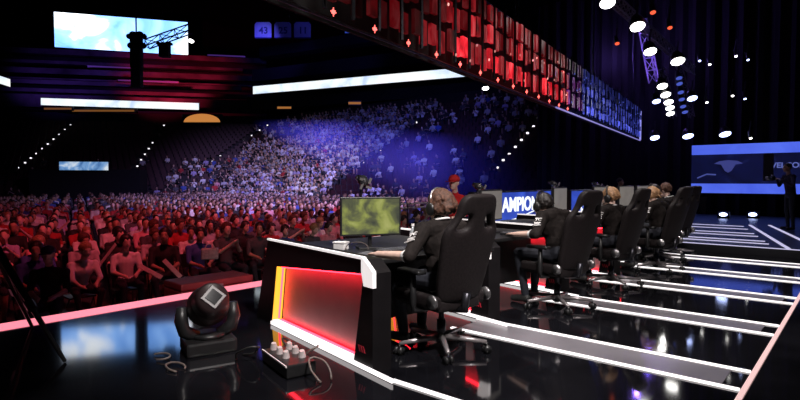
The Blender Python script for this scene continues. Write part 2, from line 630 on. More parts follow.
def strip(p, q, w, label, group, m='white_em', h=.012, z=0., flat=0.):
    p, q = Vector(p), Vector(q)
    d = q - p
    L = d.length
    bm = bmesh.new()
    bx(bm, (L / 2, 0, h / 2), (L, w, h))
    bmesh.ops.bevel(bm, geom=[e for e in bm.edges], offset=.003, segments=1, affect='EDGES')
    o = link('light_strip', mesh_from(bm, 'light_strip'), m)
    o.location = (p.x, p.y, z + p.z)
    o.rotation_euler = (0, 0, math.atan2(d.y, d.x))
    return tag(o, label, 'light strip', group)


SW = .04
who = ['first', 'second', 'third', 'fourth', 'fifth', 'sixth']
G = 'white light strips across the stage floor'
pairs = [(4.03, 4.46, 'second desk'), (5.66, 6.05, 'third desk'), (7.24, 7.61, 'fourth desk'), (8.80, 9.18, 'fifth desk'), (10.35, 10.72, 'last desk')]
for i, (y0, y1, nm) in enumerate(pairs):
    x0 = -2.86 if i < 1 else -2.85
    strip((x0, y0, 0), (-.60, y0, 0), SW, f'white floor light strip on the near side of the grey band at the {nm}', G)
    strip((x0, y1, 0), (-.60, y1, 0), SW, f'white floor light strip on the far side of the grey band at the {nm}', G)
    bm = bmesh.new(); bx(bm, ((x0 - .66) / 2, (y0 + y1) / 2, .002), (2.1, y1 - y0 - .06, .004))
    o = link('trim_%d' % (i + 1), mesh_from(bm, 'trim'), 'stage_band'); o['kind'] = 'structure'
strip((-2.40, 2.70, 0), (-.60, 2.70, 0), SW, 'white floor light strip running on from the foot of the red light box', G)
strip((-.575, 1.2, 0), (-.59, 11.2, 0), .032, 'pinkish white light strip along the right edge of the stage', 'stage edge light strips', mat('pinkish_strip', (.1, .1, .1), .4, var=0, emit=(1, .62, .6), es=.9))
# audience-side edge: pink glowing lip
bm = rbox((0, 0, 0), (.28, 17.5, .03), .006, 1)
o = link('edge_light', mesh_from(bm, 'edge_light'), 'pink_em'); o.location = (-5.99, 7.6, -.008)
tag(o, 'long pink glowing light strip along the audience edge of the stage', 'light strip', 'stage edge light strips')
# far platform lines
G2 = 'pale light strips on the far platform'
mfar = mat('pale_violet_strip', (.1, .1, .1), .4, var=0, emit=(.72, .68, 1), es=.75)
for y, nm in ((12.25, 'nearest the platform front'), (12.75, 'second back from the platform front'), (13.75, 'third back from the platform front'), (14.4, 'fourth back from the platform front'), (15.6, 'fifth back from the platform front'), (16.5, 'furthest back on the platform')):
    xr = -1.15 - (y - 11.6) * .245
    strip((-5.4, y, .14), (xr - .1, y, .14), .07, f'pale light strip across the far platform, {nm}', G2, mfar)
strip((-5.55, 11.53, .14), (1.1, 11.53, .14), .05, 'pale light strip along the front lip of the far platform', G2, mfar)
strip((-1.05, 11.65, .14), (-2.4, 17.1, .14), .07, 'slanting light strip closing the ends of the platform stripes', G2, mfar)
strip((-.55, 11.65, .14), (-2.0, 17.4, .14), .07, 'outer slanting light strip on the far platform', G2, mfar)

# ================================================================== DESKS WITH LIGHT BOX END PANELS
U = Vector((-.98, .198, 0)).normalized()
V = Vector((-U.y * -1, 0, 0))
V = Vector((.198, .98, 0)).normalized()


def loft(bm, q):
    """quad face from 4 points"""
    return bm.faces.new([bm.verts.new(Vector(p)) for p in q])


def make_desk(o, vlen, label):
    """local x = U (to the audience), y = V (along the row), z up"""
    root = empty('gaming_desk', o, 0, label, 'desk', 'player desks in a row')
    root.rotation_euler = (0, 0, math.atan2(U.y, U.x))
    # mirrored axes: local y must be V; U x Z = ... build with y negative = V
    def L(p):
        return (p[0], -p[1], p[2])
    D = .10
    # outer outline (u, z) of end panel and recess outline
    out = [(0, 0), (2.0, 0), (1.72, .785), (.12, .785), (0, .70)]
    inn = [(.24, .045), (1.64, .045), (1.53, .56), (.11, .685)]
    back = [(.24, .03), (1.63, .03), (1.53, .57), (.11, .70)]
    bm = bmesh.new()

    def quad(a, b, c, d):
        return bm.faces.new([bm.verts.new(Vector(L(p))) for p in (a, b, c, d)])
    F = lambda p, y: (p[0], y, p[1])
    # front ring
    oo = [out[0], out[1], out[2], out[3]]
    for k in range(4):
        quad(F(oo[k], 0), F(oo[(k + 1) % 4], 0), F(inn[(k + 1) % 4], 0), F(inn[k], 0))
    bm.faces.new([bm.verts.new(Vector(L(F(p, 0)))) for p in (out[3], out[4], out[0])])
    # outer sides + rear
    for k in range(5):
        quad(F(out[k], 0), F(out[(k + 1) % 5], 0), F(out[(k + 1) % 5], D + .06), F(out[k], D + .06))
    bm.faces.new([bm.verts.new(Vector(L(F(p, D + .06)))) for p in out])
    # recess top lip (underside) and right return
    quad(F(inn[2], 0), F(inn[3], 0), F(back[3], D), F(back[2], D))
    quad(F(inn[3], 0), F(inn[0], 0), F(back[0], D), F(back[3], D))
    bmesh.ops.remove_doubles(bm, verts=bm.verts, dist=.0005)
    link('end_panel', mesh_from(bm, 'end_panel'), 'desk_black', root)
    bm = bmesh.new()
    bm.faces.new([bm.verts.new(Vector(L(F(p, D - .001)))) for p in back])
    r = bmesh.ops.extrude_face_region(bm, geom=bm.faces[:])
    bmesh.ops.translate(bm, vec=Vector((0, -.02, 0)), verts=[v for v in r['geom'] if isinstance(v, bmesh.types.BMVert)])
    bmesh.ops.recalc_face_normals(bm, faces=bm.faces)
    o2 = link('back_panel', mesh_from(bm, 'back_panel'), 'grey_panel', root); o2['label'] = 'grey acrylic panel glowing red at its rim'
    # amber side wall of the recess
    bm = bmesh.new()
    a = [F(inn[1], .004), F(inn[2], .004), F(back[2], D - .01), F(back[1], D - .01)]
    vs = [bm.verts.new(Vector(L(p))) for p in a]
    f = bm.faces.new(vs)
    r = bmesh.ops.extrude_face_region(bm, geom=[f])
    bmesh.ops.translate(bm, vec=Vector((.012, 0, 0)), verts=[v for v in r['geom'] if isinstance(v, bmesh.types.BMVert)])
    bmesh.ops.recalc_face_normals(bm, faces=bm.faces)
    o2 = link('side_light', mesh_from(bm, 'side_light'), 'amber_em', root); o2['label'] = 'amber light strip'
    # white sill light along the bottom
    bm = bmesh.new()
    bm.faces.new([bm.verts.new(Vector(L(p))) for p in (F(inn[0], .0), F(inn[1], .0), F(inn[1], .055), F(inn[0], .055))])
    r = bmesh.ops.extrude_face_region(bm, geom=bm.faces[:])
    bmesh.ops.translate(bm, vec=Vector((0, .0, -.012)), verts=[v for v in r['geom'] if isinstance(v, bmesh.types.BMVert)])
    bx(bm, L((.70, -.010, .022)), (1.88, .012, .03))
    bmesh.ops.recalc_face_normals(bm, faces=bm.faces)
    o2 = link('sill_light', mesh_from(bm, 'sill_light'), 'white_em', root); o2['label'] = 'white light strip along the bottom'
    # red strips tucked inside the recess
    bm = bmesh.new()
    d1 = Vector((1.24 - .16, 0, .565 - .66)); ang = math.atan2(d1.z, d1.x)
    prism(bm, [(.14, .668), (1.50, .548), (1.50, .56), (.14, .68)], L((0, .03, 0)), (1, 0, 0), (0, 0, 1), L((0, .03, 0)))
    prism(bm, [(1.595, .06), (1.61, .06), (1.515, .54), (1.50, .54)], L((0, .045, 0)), (1, 0, 0), (0, 0, 1), L((0, .012, 0)))
    bx(bm, L((.92, .072, .045)), (1.36, .02, .010))
    link('red_light', mesh_from(bm, 'red_light'), 'red_em', root)
    # white rim on the top edge of the panel and its chamfered corner
    bm = bmesh.new()
    prism(bm, [(.13, .786), (1.72, .786), (1.72, .802), (.12, .806), (-.012, .715), (-.012, .60), (.0, .60), (.0, .70)], L((0, -.008, 0)), (1, 0, 0), (0, 0, 1), L((0, .03, 0)))
    prism(bm, [(-.014, .60), (.10, .60), (.13, .70), (.13, .795), (.12, .806), (-.014, .715)], L((0, -.009, 0)), (1, 0, 0), (0, 0, 1), L((0, .01, 0)))
    o2 = link('top_rim', mesh_from(bm, 'top_rim'), mat('white_rim', (.85, .82, .82), .35, var=.03, emit=(1, .93, .92), es=.7), root)
    o2['label'] = 'white rim with chamfered corner'
    # worktop, apron and far side
    link('worktop', mesh_from(rbox(L((1.02, D + .07 + (vlen - D) / 2, .72)), (1.44, vlen - D - .02, .035), .008), 'worktop'), 'black', root)
    link('front_apron', mesh_from(rbox(L((.66, D + .07 + (vlen - D) / 2, .43)), (.025, vlen - D - .04, .54), .006), 'front_apron'), 'desk_black', root)
    # red emblem of slanted bars low on the corner
    bm = bmesh.new()
    for k in range(3):
        prism(bm, [(.15 - k * .03, .12), (.165 - k * .03, .12), (.185 - k * .03, .165), (.17 - k * .03, .165)], L((0, -.004, 0)), (1, 0, 0), (0, 0, 1), L((0, .003, 0)))
    o2 = link('emblem', mesh_from(bm, 'emblem'), 'leather_red', root); o2['label'] = 'small red slanted-bar emblem'
    return root


desk_o = [(-2.59, 2.71), (-2.72, 4.44), (-2.72, 6.06), (-2.66, 7.63), (-2.84, 9.08)]
desk_l = [1.50, 1.38, 1.36, 1.22, 2.0]
dl = ['black player desk whose end panel is the big red and amber light box', 'black desk just behind the player with shaggy brown hair, its red panel behind that chair',
      'third black desk along the row, before the fair haired player', 'fourth black desk along the row, beyond the fair haired player', 'last and longest black desk, next to the far platform']
desks = [make_desk((x, y, 0), l, t) for (x, y), l, t in zip(desk_o, desk_l, dl)]


def dpt(i, u, v, z):
    return Vector((*desk_o[i], 0)) + U * u + V * v + Vector((0, 0, z))


# ================================================================== BODIES
TAGS = ['skin', 'shirt', 'pants', 'shoe', 'hair', 'cuff']


def cap_d(p, a, b, r1, r2):
    a, b = np.array(a), np.array(b)
    ab = b - a
    t = np.clip(((p - a) @ ab) / max(ab @ ab, 1e-9), 0, 1)
    return np.linalg.norm(p - (a + t[:, None] * ab), axis=1) - (r1 + (r2 - r1) * t)


def ell_d(p, c, r, rot=None):
    q = p - np.array(c)
    if rot is not None:
        q = q @ np.array(rot)
    r = np.array(r)
    k = np.linalg.norm(q / r, axis=1)
    return (k - 1) * r.min()


def classify(me, prims):
    n = len(me.polygons)
    c = np.empty(n * 3)
    me.polygons.foreach_get('center', c)
    c = c.reshape(-1, 3)
    ds = []
    for p in prims:
        ds.append(cap_d(c, *p[1]) if p[0] == 'c' else ell_d(c, *p[1]))
    idx = np.argmin(np.array(ds), axis=0)
    return np.array([TAGS.index(p[2]) for p in prims])[idx]


def body_mesh(prims, voxel, smooth=3, ratio=None):
    bm = bmesh.new()
    for p in prims:
        if p[0] == 'c':
            capsule(bm, *p[1])
        else:
            ellipsoid(bm, *p[1])
    return remeshed(bm, voxel, smooth, ratio)


def C(a, b, r1, r2, t):
    return ('c', (a, b, r1, r2), t)


def El(c, r, t, rot=None):
    return ('e', (c, r, rot), t)


def hand_prims(w, fwd, up, side, tag_='skin', curl=.5, s=1.):
    """palm and five fingers; w wrist, fwd towards fingertips, up = back of the hand, side = thumb direction"""
    w, fwd, up, side = Vector(w), Vector(fwd).normalized(), Vector(up).normalized(), Vector(side).normalized()
    P = []
    k = w + fwd * .085 * s
    for q in (-.026, -.009, .009, .026):
        P.append(C(w + side * q * .6, k + side * q, .014 * s, .0125 * s, tag_))
    L = [(.026, .072), (.009, .082), (-.009, .076), (-.027, .058)]
    for q, l in L:
        a = k + side * q
        d1 = (fwd - up * .25 * curl + side * q * 2).normalized()
        b = a + d1 * l * .5 * s
        d2 = (fwd - up * .9 * curl + side * q * 1.5).normalized()
        c = b + d2 * l * .5 * s
        P.append(C(a, b, .0098 * s, .0088 * s, tag_)); P.append(C(b, c, .0088 * s, .0075 * s, tag_))
    a = w + fwd * .03 * s + side * .022
    b = a + (fwd * .6 + side * .75 - up * .2).normalized() * .04 * s
    c = b + (fwd * .95 + side * .25 - up * .3).normalized() * .035 * s
    P.append(C(a, b, .013 * s, .0105 * s, tag_)); P.append(C(b, c, .0105 * s, .0085 * s, tag_))
    return P


def head_prims(h, yaw=0., pitch=0., hair=False):
    """head with skull, jaw, nose, ears round centre h; faces +Y before yaw"""
    rot = Euler((pitch, 0, yaw)).to_matrix()
    h = Vector(h)
    T = lambda p: h + rot @ Vector(p)
    P = [El(T((0, -.012, .02)), (.078, .098, .098), 'skin', rot),
         El(T((0, .035, -.045)), (.058, .062, .075), 'skin', rot),
         El(T((0, .075, -.09)), (.026, .022, .022), 'skin', rot),
         C(T((0, .088, .012)), T((0, .108, -.028)), .009, .014, 'skin'),
         C(T((-.035, .078, .03)), T((.035, .078, .03)), .012, .012, 'skin'),
         C(T((-.02, .086, -.062)), T((.02, .086, -.062)), .009, .009, 'skin'),
         El(T((-.08, -.01, -.01)), (.012, .022, .034), 'skin', rot), El(T((.08, -.01, -.01)), (.012, .022, .034), 'skin', rot)]
    if hair:
        P += [El(T((0, -.028, .042)), (.088, .098, .095), 'hair', rot)]
    return P, T, rot


def player_prims(pose):
    """seated player, faces +Y, origin on the floor under the chair"""
    P = []
    S = pose.get('s', 1.)
    hd = Vector(pose['head']); nk = Vector(pose['neck'])
    pel, ch = Vector((0, -.05, .59)), Vector((0, pose.get('chest', -.0), .86))
    P += [El(pel, (.175, .14, .12), 'pants'), C(pel + Vector((0, 0, .04)), ch, .125, .14, 'shirt'),
          El(pel.lerp(ch, .35), (.165, .125, .13), 'shirt'),
          El(ch, (.18, .125, .17), 'shirt'), C(ch + Vector((-.1, 0, .1)), ch + Vector((.1, 0, .1)), .085, .085, 'shirt'),
          C(ch + Vector((0, 0, .12)), nk, .085, .062, 'shirt'), C(nk, hd + Vector((0, -.03, -.06)), .055, .052, 'skin')]
    for s in (-1, 1):
        sh = ch + Vector((.195 * s, .0, .10))
        el, wr = Vector(pose['elbow%d' % s]), Vector(pose['wrist%d' % s])
        P += [El(sh, (.075, .075, .075), 'shirt'), C(sh, el, .066, .05, 'shirt')]
        m = el.lerp(wr, pose.get('sleeve', .3))
        P += [C(el, m, .05, .047, 'shirt'), C(el.lerp(wr, pose.get('sleeve', .3) - .06), m, .0475, .0475, 'cuff'),
              C(m, wr, .038, .026, 'skin')]
        f = (Vector(pose['tip%d' % s]) - wr)
        P += hand_prims(wr, f, (0, 0, 1), (-s, .15, 0), curl=pose.get('curl', .35))
        hip, kn = Vector((.09 * s, .0, .565)), Vector((.15 * s, .40, .545))
        an = Vector((.14 * s, .36 + .05 * s, .11))
        P += [C(hip, kn, .088, .062, 'pants'), C(kn, an, .06, .042, 'pants'),
              C(an + Vector((0, -.02, -.05)), an + Vector((.02 * s, .15, -.07)), .042, .036, 'shoe')]
    hp, T, rot = head_prims(hd, pose.get('hyaw', 0), pose.get('hpitch', -.15))
    return P + hp, T, rot


def hair_mesh(T, rot, n, r, seed, voxel=.008, length=.06):
    rr = random.Random(seed)
    bm = bmesh.new()
    ellipsoid(bm, T((0, -.03, .04)), (.100, .108, .106), rot)
    for k in range(n):
        az, el = rr.uniform(-PI, PI), rr.uniform(-.35, 1.4)
        d = Vector((math.sin(az) * math.cos(el), -math.cos(az) * math.cos(el), math.sin(el)))
        if d.y > .35 and d.z < .45:
            continue
        p = Vector((0, -.028, .03)) + Vector((d.x * .088, d.y * .097, d.z * .098))
        q = p + Vector((d.x * .25 + rr.uniform(-.3, .3), d.y * .25 + rr.uniform(-.4, .2), -.75 * (1 - d.z * .6))).normalized() * length * rr.uniform(.5, 1)
        capsule(bm, T(p), T(q), r, r * .5, 6)
    return remeshed(bm, voxel, 1)


def add_headset(root, T, m='black', mic=True):
    hs = bmesh.new()
    pts = [T((.102 * math.sin(a), -.01, .03 + .125 * math.cos(a))) for a in np.linspace(-1.75, 1.75, 17)]
    tube(hs, pts, .011, 8)
    if mic:
        tube(hs, [T((-.1, .0, -.03)), T((-.1, .06, -.07)), T((-.05, .11, -.075))], .004, 6)
    o = link('headset', mesh_from(hs, 'headset'), m, root, smooth=True)
    for s in (-1, 1):
        b = bmesh.new()
        ellipsoid(b, T((.106 * s, -.005, -.01)), (.030, .050, .056))
        link('ear_cup', mesh_from(b, 'ear_cup'), 'black', o, smooth=True)
    return o


JM = [M['skin'], M['jacket'], M['trouser'], M['shoe'], M['hair_brown'], M['white_cloth']]


def make_player(loc, rz, pose, hair, label, voxel, skin='skin', hn=160, hr=.014, seed=1, headset=True, text=None, hl=.06):
    root = empty('person', loc, rz, label, 'person', 'players at the desks')
    prims, T, rot = player_prims(pose)
    me = body_mesh(prims, voxel)
    mi = classify(me, prims); me.materials.clear()
    for m in JM:
        me.materials.append(M[skin] if m is M['skin'] else m)
    me.polygons.foreach_set('material_index', mi)
    link('body', me, (), root, smooth=True)
    link('hair', hair_mesh(T, rot, hn, hr, seed, length=hl), hair, root, smooth=True)
    eb = bmesh.new()
    for s in (-1, 1):
        ellipsoid(eb, T((.03 * s, .084, .008)), (.012, .008, .009))
    link('eyes', mesh_from(eb, 'eyes'), 'eye', root, smooth=True)
    if headset:
        add_headset(root, T, 'metal' if seed == 1 else 'black')
    # white collar piping
    cb = bmesh.new()
    nk = Vector(pose['neck'])
    tube(cb, [nk + Vector((.072 * math.sin(a), -.078 * math.cos(a), .012 + .02 * math.cos(a))) for a in np.linspace(-2.3, 2.3, 15)], .0085, 6)
    o = link('collar', mesh_from(cb, 'collar'), 'white_cloth', root, smooth=True); o['label'] = 'white collar piping'
    # sleeve lettering and stripes on the near upper arm
    ch = Vector((0, pose.get('chest', 0), .86))
    sh, el = ch + Vector((-.195, 0, .1)), Vector(pose['elbow-1'])
    ax = (el - sh).normalized()
    side = (Vector((-1, -.35, 0)) - ax * Vector((-1, -.35, 0)).dot(ax)).normalized()
    tx = side.cross(-ax) * -1
    tx = (-ax).cross(side)
    mw = basis(sh.lerp(el, .42) + side * .063, tx, -ax, side)
    if text:
        link('sleeve_lettering', text_mesh(text, .055, .003, .001), 'white_cloth', root, mw)
    bm = bmesh.new()
    for k, w in ((-.045, .07), (-.062, .05), (-.085, .09)):
        bx(bm, (0, k, -.002), (w, .009, .006))
    link('sleeve_stripes', mesh_from(bm, 'sleeve_stripes'), 'white_cloth', root, mw)
    return root


# ------------------------------------------------------------------ gaming chair (faces +Y)
def chair_parts():
    parts = {}
    bm = rbox((0, .03, .405), (.44, .50, .10), .035, 3)
    for s in (-1, 1):
        v0 = len(bm.verts)
        b2 = bmesh.new(); bx(b2, (.225 * s, .03, .435), (.085, .50, .10)); bevel_all(b2, .03, 3)
        me = mesh_from(b2, 't'); bm.from_mesh(me); bpy.data.meshes.remove(me)
    parts['seat'] = (mesh_from(bm, 'seat'), 'leather')
    # backrest: curved shell with two harness slots under the head wing
    lv = [(.42, .20), (.52, .235), (.66, .25), (.80, .262), (.92, .275), (.99, .265), (1.03, .22), (1.10, .185), (1.17, .185), (1.22, .16), (1.25, .11)]
    bm = bmesh.new()
    xs = [-1, -.72, -.36, 0, .36, .72, 1]
    ring = []
    for z, w in lv:
        yb = -.205 - (z - .42) * .28
        ring.append([bm.verts.new((w * x, yb + .16 * (abs(x) ** 2.2) * w * 1.1, z)) for x in xs])
    for i in range(len(lv) - 1):
        slot = 1.0 < (lv[i][0] + lv[i + 1][0]) / 2 < 1.12
        for k in range(6):
            if slot and k in (1, 4):
                continue
            bm.faces.new((ring[i][k], ring[i][k + 1], ring[i + 1][k + 1], ring[i + 1][k]))
    bmesh.ops.recalc_face_normals(bm, faces=bm.faces)
    o = link('tmp', mesh_from(bm, 'tmp'))
    m = o.modifiers.new('s', 'SOLIDIFY'); m.thickness = .075; m.offset = 0
    m = o.modifiers.new('u', 'SUBSURF'); m.levels = 2; m.render_levels = 2
    parts['backrest'] = (evaluated(o), 'leather')
    bm = bmesh.new()
    tube(bm, [(0, 0, .08), (0, 0, .24)], .034, 14); tube(bm, [(0, 0, .24), (0, 0, .37)], .022, 14); bx(bm, (0, .02, .345), (.2, .26, .03))
    ellipsoid(bm, (0, 0, .085), (.055, .055, .04))
    parts['gas_lift'] = (mesh_from(bm, 'gas_lift'), 'darkmetal')
    bm = bmesh.new()
    tube(bm, [(.0, -.1, .345), (0, -.27, .37), (0, -.285, .5)], .03, 8)
    parts['back_bracket'] = (mesh_from(bm, 'back_bracket'), 'darkmetal')
    for s, nm in ((-1, 'armrest'), (1, 'armrest ')):
        bm = bmesh.new()
        tube(bm, [(.17 * s, -.02, .345), (.305 * s, -.02, .36), (.315 * s, -.03, .42), (.315 * s, -.03, .65)], [.02, .022, .026, .022], 10)
        b2 = bmesh.new(); bx(b2, (.315 * s, -.01, .662), (.085, .26, .032)); bevel_all(b2, .012, 2)
        me = mesh_from(b2, 't'); bm.from_mesh(me); bpy.data.meshes.remove(me)
        parts[nm] = (mesh_from(bm, 'armrest'), 'black')
        bm = bmesh.new()
        tube(bm, [(.27 * s, -.21 - .0, .45), (.29 * s, -.21, .45)], .052, 18)
        parts['recline_hub' + (' ' if s > 0 else '')] = (mesh_from(bm, 'recline_hub'), 'metal')
    for k in range(5):
        a = 2 * PI * k / 5 + .35
        e = Vector((math.cos(a) * .36, math.sin(a) * .36, .085))
        bm = bmesh.new(); tube(bm, [(math.cos(a) * .03, math.sin(a) * .03, .105), e * .55 + Vector((0, 0, .05)), e], [.03, .022, .016], 8)
        parts['leg' + ' ' * k] = (mesh_from(bm, 'leg'), 'chrome')
        bm = bmesh.new()
        t = Vector((-math.sin(a + .5), math.cos(a + .5), 0))
        for q in (-.022, .022):
            c = Vector((e.x, e.y, .032)) + t * q
            tube(bm, [c - t * .011, c + t * .011], .031, 14)
        tube(bm, [(e.x, e.y, .03), (e.x, e.y, .08)], .009, 6)
        parts['caster' + ' ' * k] = (mesh_from(bm, 'caster'), 'black')
    return parts


CH = chair_parts()
first_chair = {}


def make_chair(loc, rz, label):
    root = empty('gaming_chair', loc, rz, label, 'chair', 'black high-backed gaming chairs')
    legs = {}
    for k, (me, m) in CH.items():
        nm = k.strip()
        if nm == 'caster':
            o = link(nm, me, m, legs[k.replace('caster', 'leg')], smooth=True)
        else:
            o = link(nm, me, m, root, smooth=True)
        if nm == 'leg':
            legs[k] = o
    return root


FACE = PI / 2 - .2          # local +Y turned to world -X
base_pose = {'head': (0, .07, 1.145), 'neck': (0, .02, 1.02), 'chest': .0,
             'elbow-1': (-.40, -.03, .80), 'wrist-1': (-.415, .235, .785), 'tip-1': (-.39, .42, .77),
             'elbow1': (.33, .02, .775), 'wrist1': (.26, .27, .775), 'tip1': (.22, .45, .77), 'sleeve': .2, 'hpitch': -.2}
reach = {'elbow-1': (-.45, -.15, .80), 'wrist-1': (-.50, .17, .785), 'tip-1': (-.46, .36, .77), 'sleeve': .08}


def P_(**k):
    d = dict(base_pose); d.update(k); return d


players = [
    ((-2.56, 3.47), 0., P_(hyaw=.05, head=(.03, .06, 1.13), **reach), 'hair_brown', 'seated player with shaggy brown hair, pale arm reaching across the desk by the game screen', .0052, 'skin', 280, .027, True, 'TC', .06, .006),
    ((-2.50, 5.46), .0, P_(head=(0, .20, 1.07), neck=(0, .11, .96), chest=.05, **{'wrist-1': (-.36, .28, .775), 'tip-1': (-.3, .46, .77)}), 'hair_black', 'seated player with short black hair and headset, profile against the blue letter board', .0062, 'skin', 130, .012, True, 'TC', .03, .007),
    ((-2.50, 7.05), .0, P_(head=(.02, .05, 1.12), neck=(.0, .02, 1.0), hyaw=.3), 'hair_fair', 'seated player with reddish fair hair, white lettering on the sleeve, third along the row', .008, 'skin', 150, .015, True, 'TC', .05, .009),
    ((-2.40, 8.66), .0, P_(head=(0, .10, 1.11), neck=(0, .05, .99), hyaw=.4), 'hair_fair', 'seated player with wavy fair hair, bright cheek, fourth along the row', .010, 'skin', 150, .017, False, 'TC', .06, .01),
    ((-2.62, 9.72), .0, P_(head=(0, .16, 1.14), neck=(0, .07, 1.01)), 'hair_black', 'seated dark haired player with headset, fifth along the row', .010, 'skin_tan', 120, .014, True, None, .04, .01),
    ((-2.68, 10.62), .0, P_(head=(0, .15, 1.16), neck=(0, .07, 1.03)), 'hair_brown', 'seated brown haired player at the far end of the row, beside the far platform', .010, 'skin', 150, .015, False, None, .05, .01),
]
clab = ['large black high-backed gaming chair with shiny leg ends under the shaggy brown haired player', 'black gaming chair of the black haired player in profile',
        'black gaming chair of the reddish fair haired player, third along the row', 'black gaming chair of the wavy fair haired player, fourth along the row',
        'black gaming chair of the dark haired headset player, fifth along the row', 'black gaming chair at the far end of the row, in front of the platform']
for i, ((x, y), dr, pose, hair, lab, vox, skin, hn, hr, hs, tx, hl, hv) in enumerate(players):
    make_player((x, y, 0), FACE + dr, pose, hair, lab, vox, skin, hn, hr, i + 1, hs, tx, hl)
    make_chair((x, y, 0), FACE + dr + (0, -.03, .05, .0, .04, -.05)[i], clab[i])

# ================================================================== THINGS ON THE DESKS


def make_monitor(p, nx, label, screen, w=.56, h=.34):
    """p = centre of the screen, nx = direction the screen faces"""
    nx = Vector(nx).normalized()
    rz = math.atan2(nx.y, nx.x) + PI / 2
    base_z = .7375
    root = empty('monitor', (p[0], p[1], base_z), rz, label, 'monitor', 'monitors on the player desks')
    dz = p[2] - base_z
    link('casing', mesh_from(rbox((0, .02, dz), (w + .02, .04, h + .02), .006), 'casing'), 'black', root)
    bm = bmesh.new(); bx(bm, (0, -.001, dz), (w - .012, .004, h - .012))
    link('screen', mesh_from(bm, 'screen'), screen, root)
    bm = bmesh.new(); tube(bm, [(0, .06, .012), (0, .055, dz)], .018, 8); bx(bm, (0, .045, dz), (.1, .03, .1))
    link('stand', mesh_from(bm, 'stand'), 'black', root)
    link('base', mesh_from(rbox((0, .04, .008), (.24, .18, .014), .005), 'base'), 'black', root)
    return root


p = at(371, 216.5, 4.85)
make_monitor((p.x, p.y, .73 + .295), (.82, -.57, 0), 'monitor showing a green game map, between the red light box and the player', 'gamescreen', .53, .325)
make_monitor((-3.28, 5.42, 1.06), (1, .12, 0), 'grey screened monitor seen edge-on beside the nearest chair top', 'greyscreen')
make_monitor((-3.24, 7.16, 1.07), (1, .12, 0), 'grey screened monitor behind the black haired player', 'greyscreen')
make_monitor((-3.25, 8.75, 1.07), (.99, -.1, 0), 'monitor of the fourth player, hidden among the chairs', 'greyscreen')
make_monitor((-3.2, 9.75, 1.07), (.99, -.1, 0), 'monitor of the fifth player, far along the row', 'greyscreen')
make_monitor((-3.2, 10.68, 1.07), (.99, -.1, 0), 'monitor of the sixth player, at the far end of the row', 'greyscreen')


def make_keyboard(p, rz, label):
    root = empty('keyboard', p, rz, label, 'keyboard', 'keyboards on the desks')
    link('case', mesh_from(rbox((0, 0, .012), (.44, .15, .02), .005), 'case'), 'black', root)
    bm = bmesh.new()
    for r_ in range(5):
        for c_ in range(15):
            bx(bm, (-.2 + c_ * .0285, -.055 + r_ * .027, .026), (.022, .021, .01))
    link('keys', mesh_from(bm, 'keys'), 'key', root)
    return root


def make_mouse(p, rz, label):
    bm = bmesh.new(); ellipsoid(bm, (0, 0, .002), (.032, .06, .036), None, 3)
    for v in bm.verts:
        v.co.z = max(v.co.z, .0)
    o = link('mouse', mesh_from(bm, 'mouse'), 'black', smooth=True); o.location = p; o.rotation_euler = (0, 0, rz)
    tag(o, label, 'mouse', 'mice on the desks')


DT = .7385
for i, (x, y, t) in enumerate(((-3.02, 3.50, 'player with the shaggy brown hair'), (-2.98, 5.50, 'black haired player in profile'), (-3.06, 7.1, 'reddish fair haired player'), (-2.9, 8.75, 'wavy fair haired player'))):
    make_keyboard((x - .02, y + .02, DT), FACE, 'black keyboard on the desk in front of the ' + t)
    make_mouse((x + .02, y + (.42 if i < 3 else .26), DT), FACE, 'black mouse beside the keyboard of the ' + t)
# mat, white box, cable loop, phone on the first desk
o = link('mouse_mat', mesh_from(rbox((0, 0, .002), (.34, .30, .004), .0015, 1), 'mouse_mat'), mat('grey_mat', (.12, .12, .13), .5)); o.location = (-3.05, 3.21, DT); o.rotation_euler = (0, 0, .2)
tag(o, 'dark grey mat under the pale hand of the nearest player', 'mat')
p = dpt(0, 1.0, .36, DT)
root = empty('white_box', p, .3, 'small white box standing just behind the rim of the red light box desk', 'box')
link('box_body', mesh_from(rbox((0, 0, .03), (.11, .09, .058), .01), 'box_body'), 'white_cloth', root)
link('box_lid', mesh_from(rbox((0, 0, .066), (.12, .10, .014), .005), 'box_lid'), 'white_cloth', root)
bm = bmesh.new()
tube(bm, [(.1 * math.cos(a), .02 * math.sin(3 * a), .006 + .07 * max(0, math.sin(a))) for a in np.linspace(-.2, PI + .2, 20)], .003, 6)
o = link('cable', mesh_from(bm, 'cable'), 'cabletan', smooth=True); o.location = (-3.34, 3.30, DT + .002); o.rotation_euler = (0, 0, .8)
tag(o, 'thin cable arching up off the desk under the game screen', 'cable')
p = dpt(0, .85, 1.05, DT)
bm = bmesh.new(); tube(bm, [(0, 0, 0), (0, 0, .13), (0, 0, .16), (0, 0, .185)], [.03, .03, .012, .012], 14)
root = empty('bottle', p, 0, 'small clear bottle standing beyond the keyboard of the nearest player', 'bottle')
link('bottle_body', mesh_from(bm, 'bottle_body'), mat('bottle_plastic', (.3, .32, .34), .1, var=.05), root, smooth=True)
bm = bmesh.new(); tube(bm, [(0, 0, .183), (0, 0, .205)], .0145, 12); link('cap', mesh_from(bm, 'cap'), 'white_cloth', root)

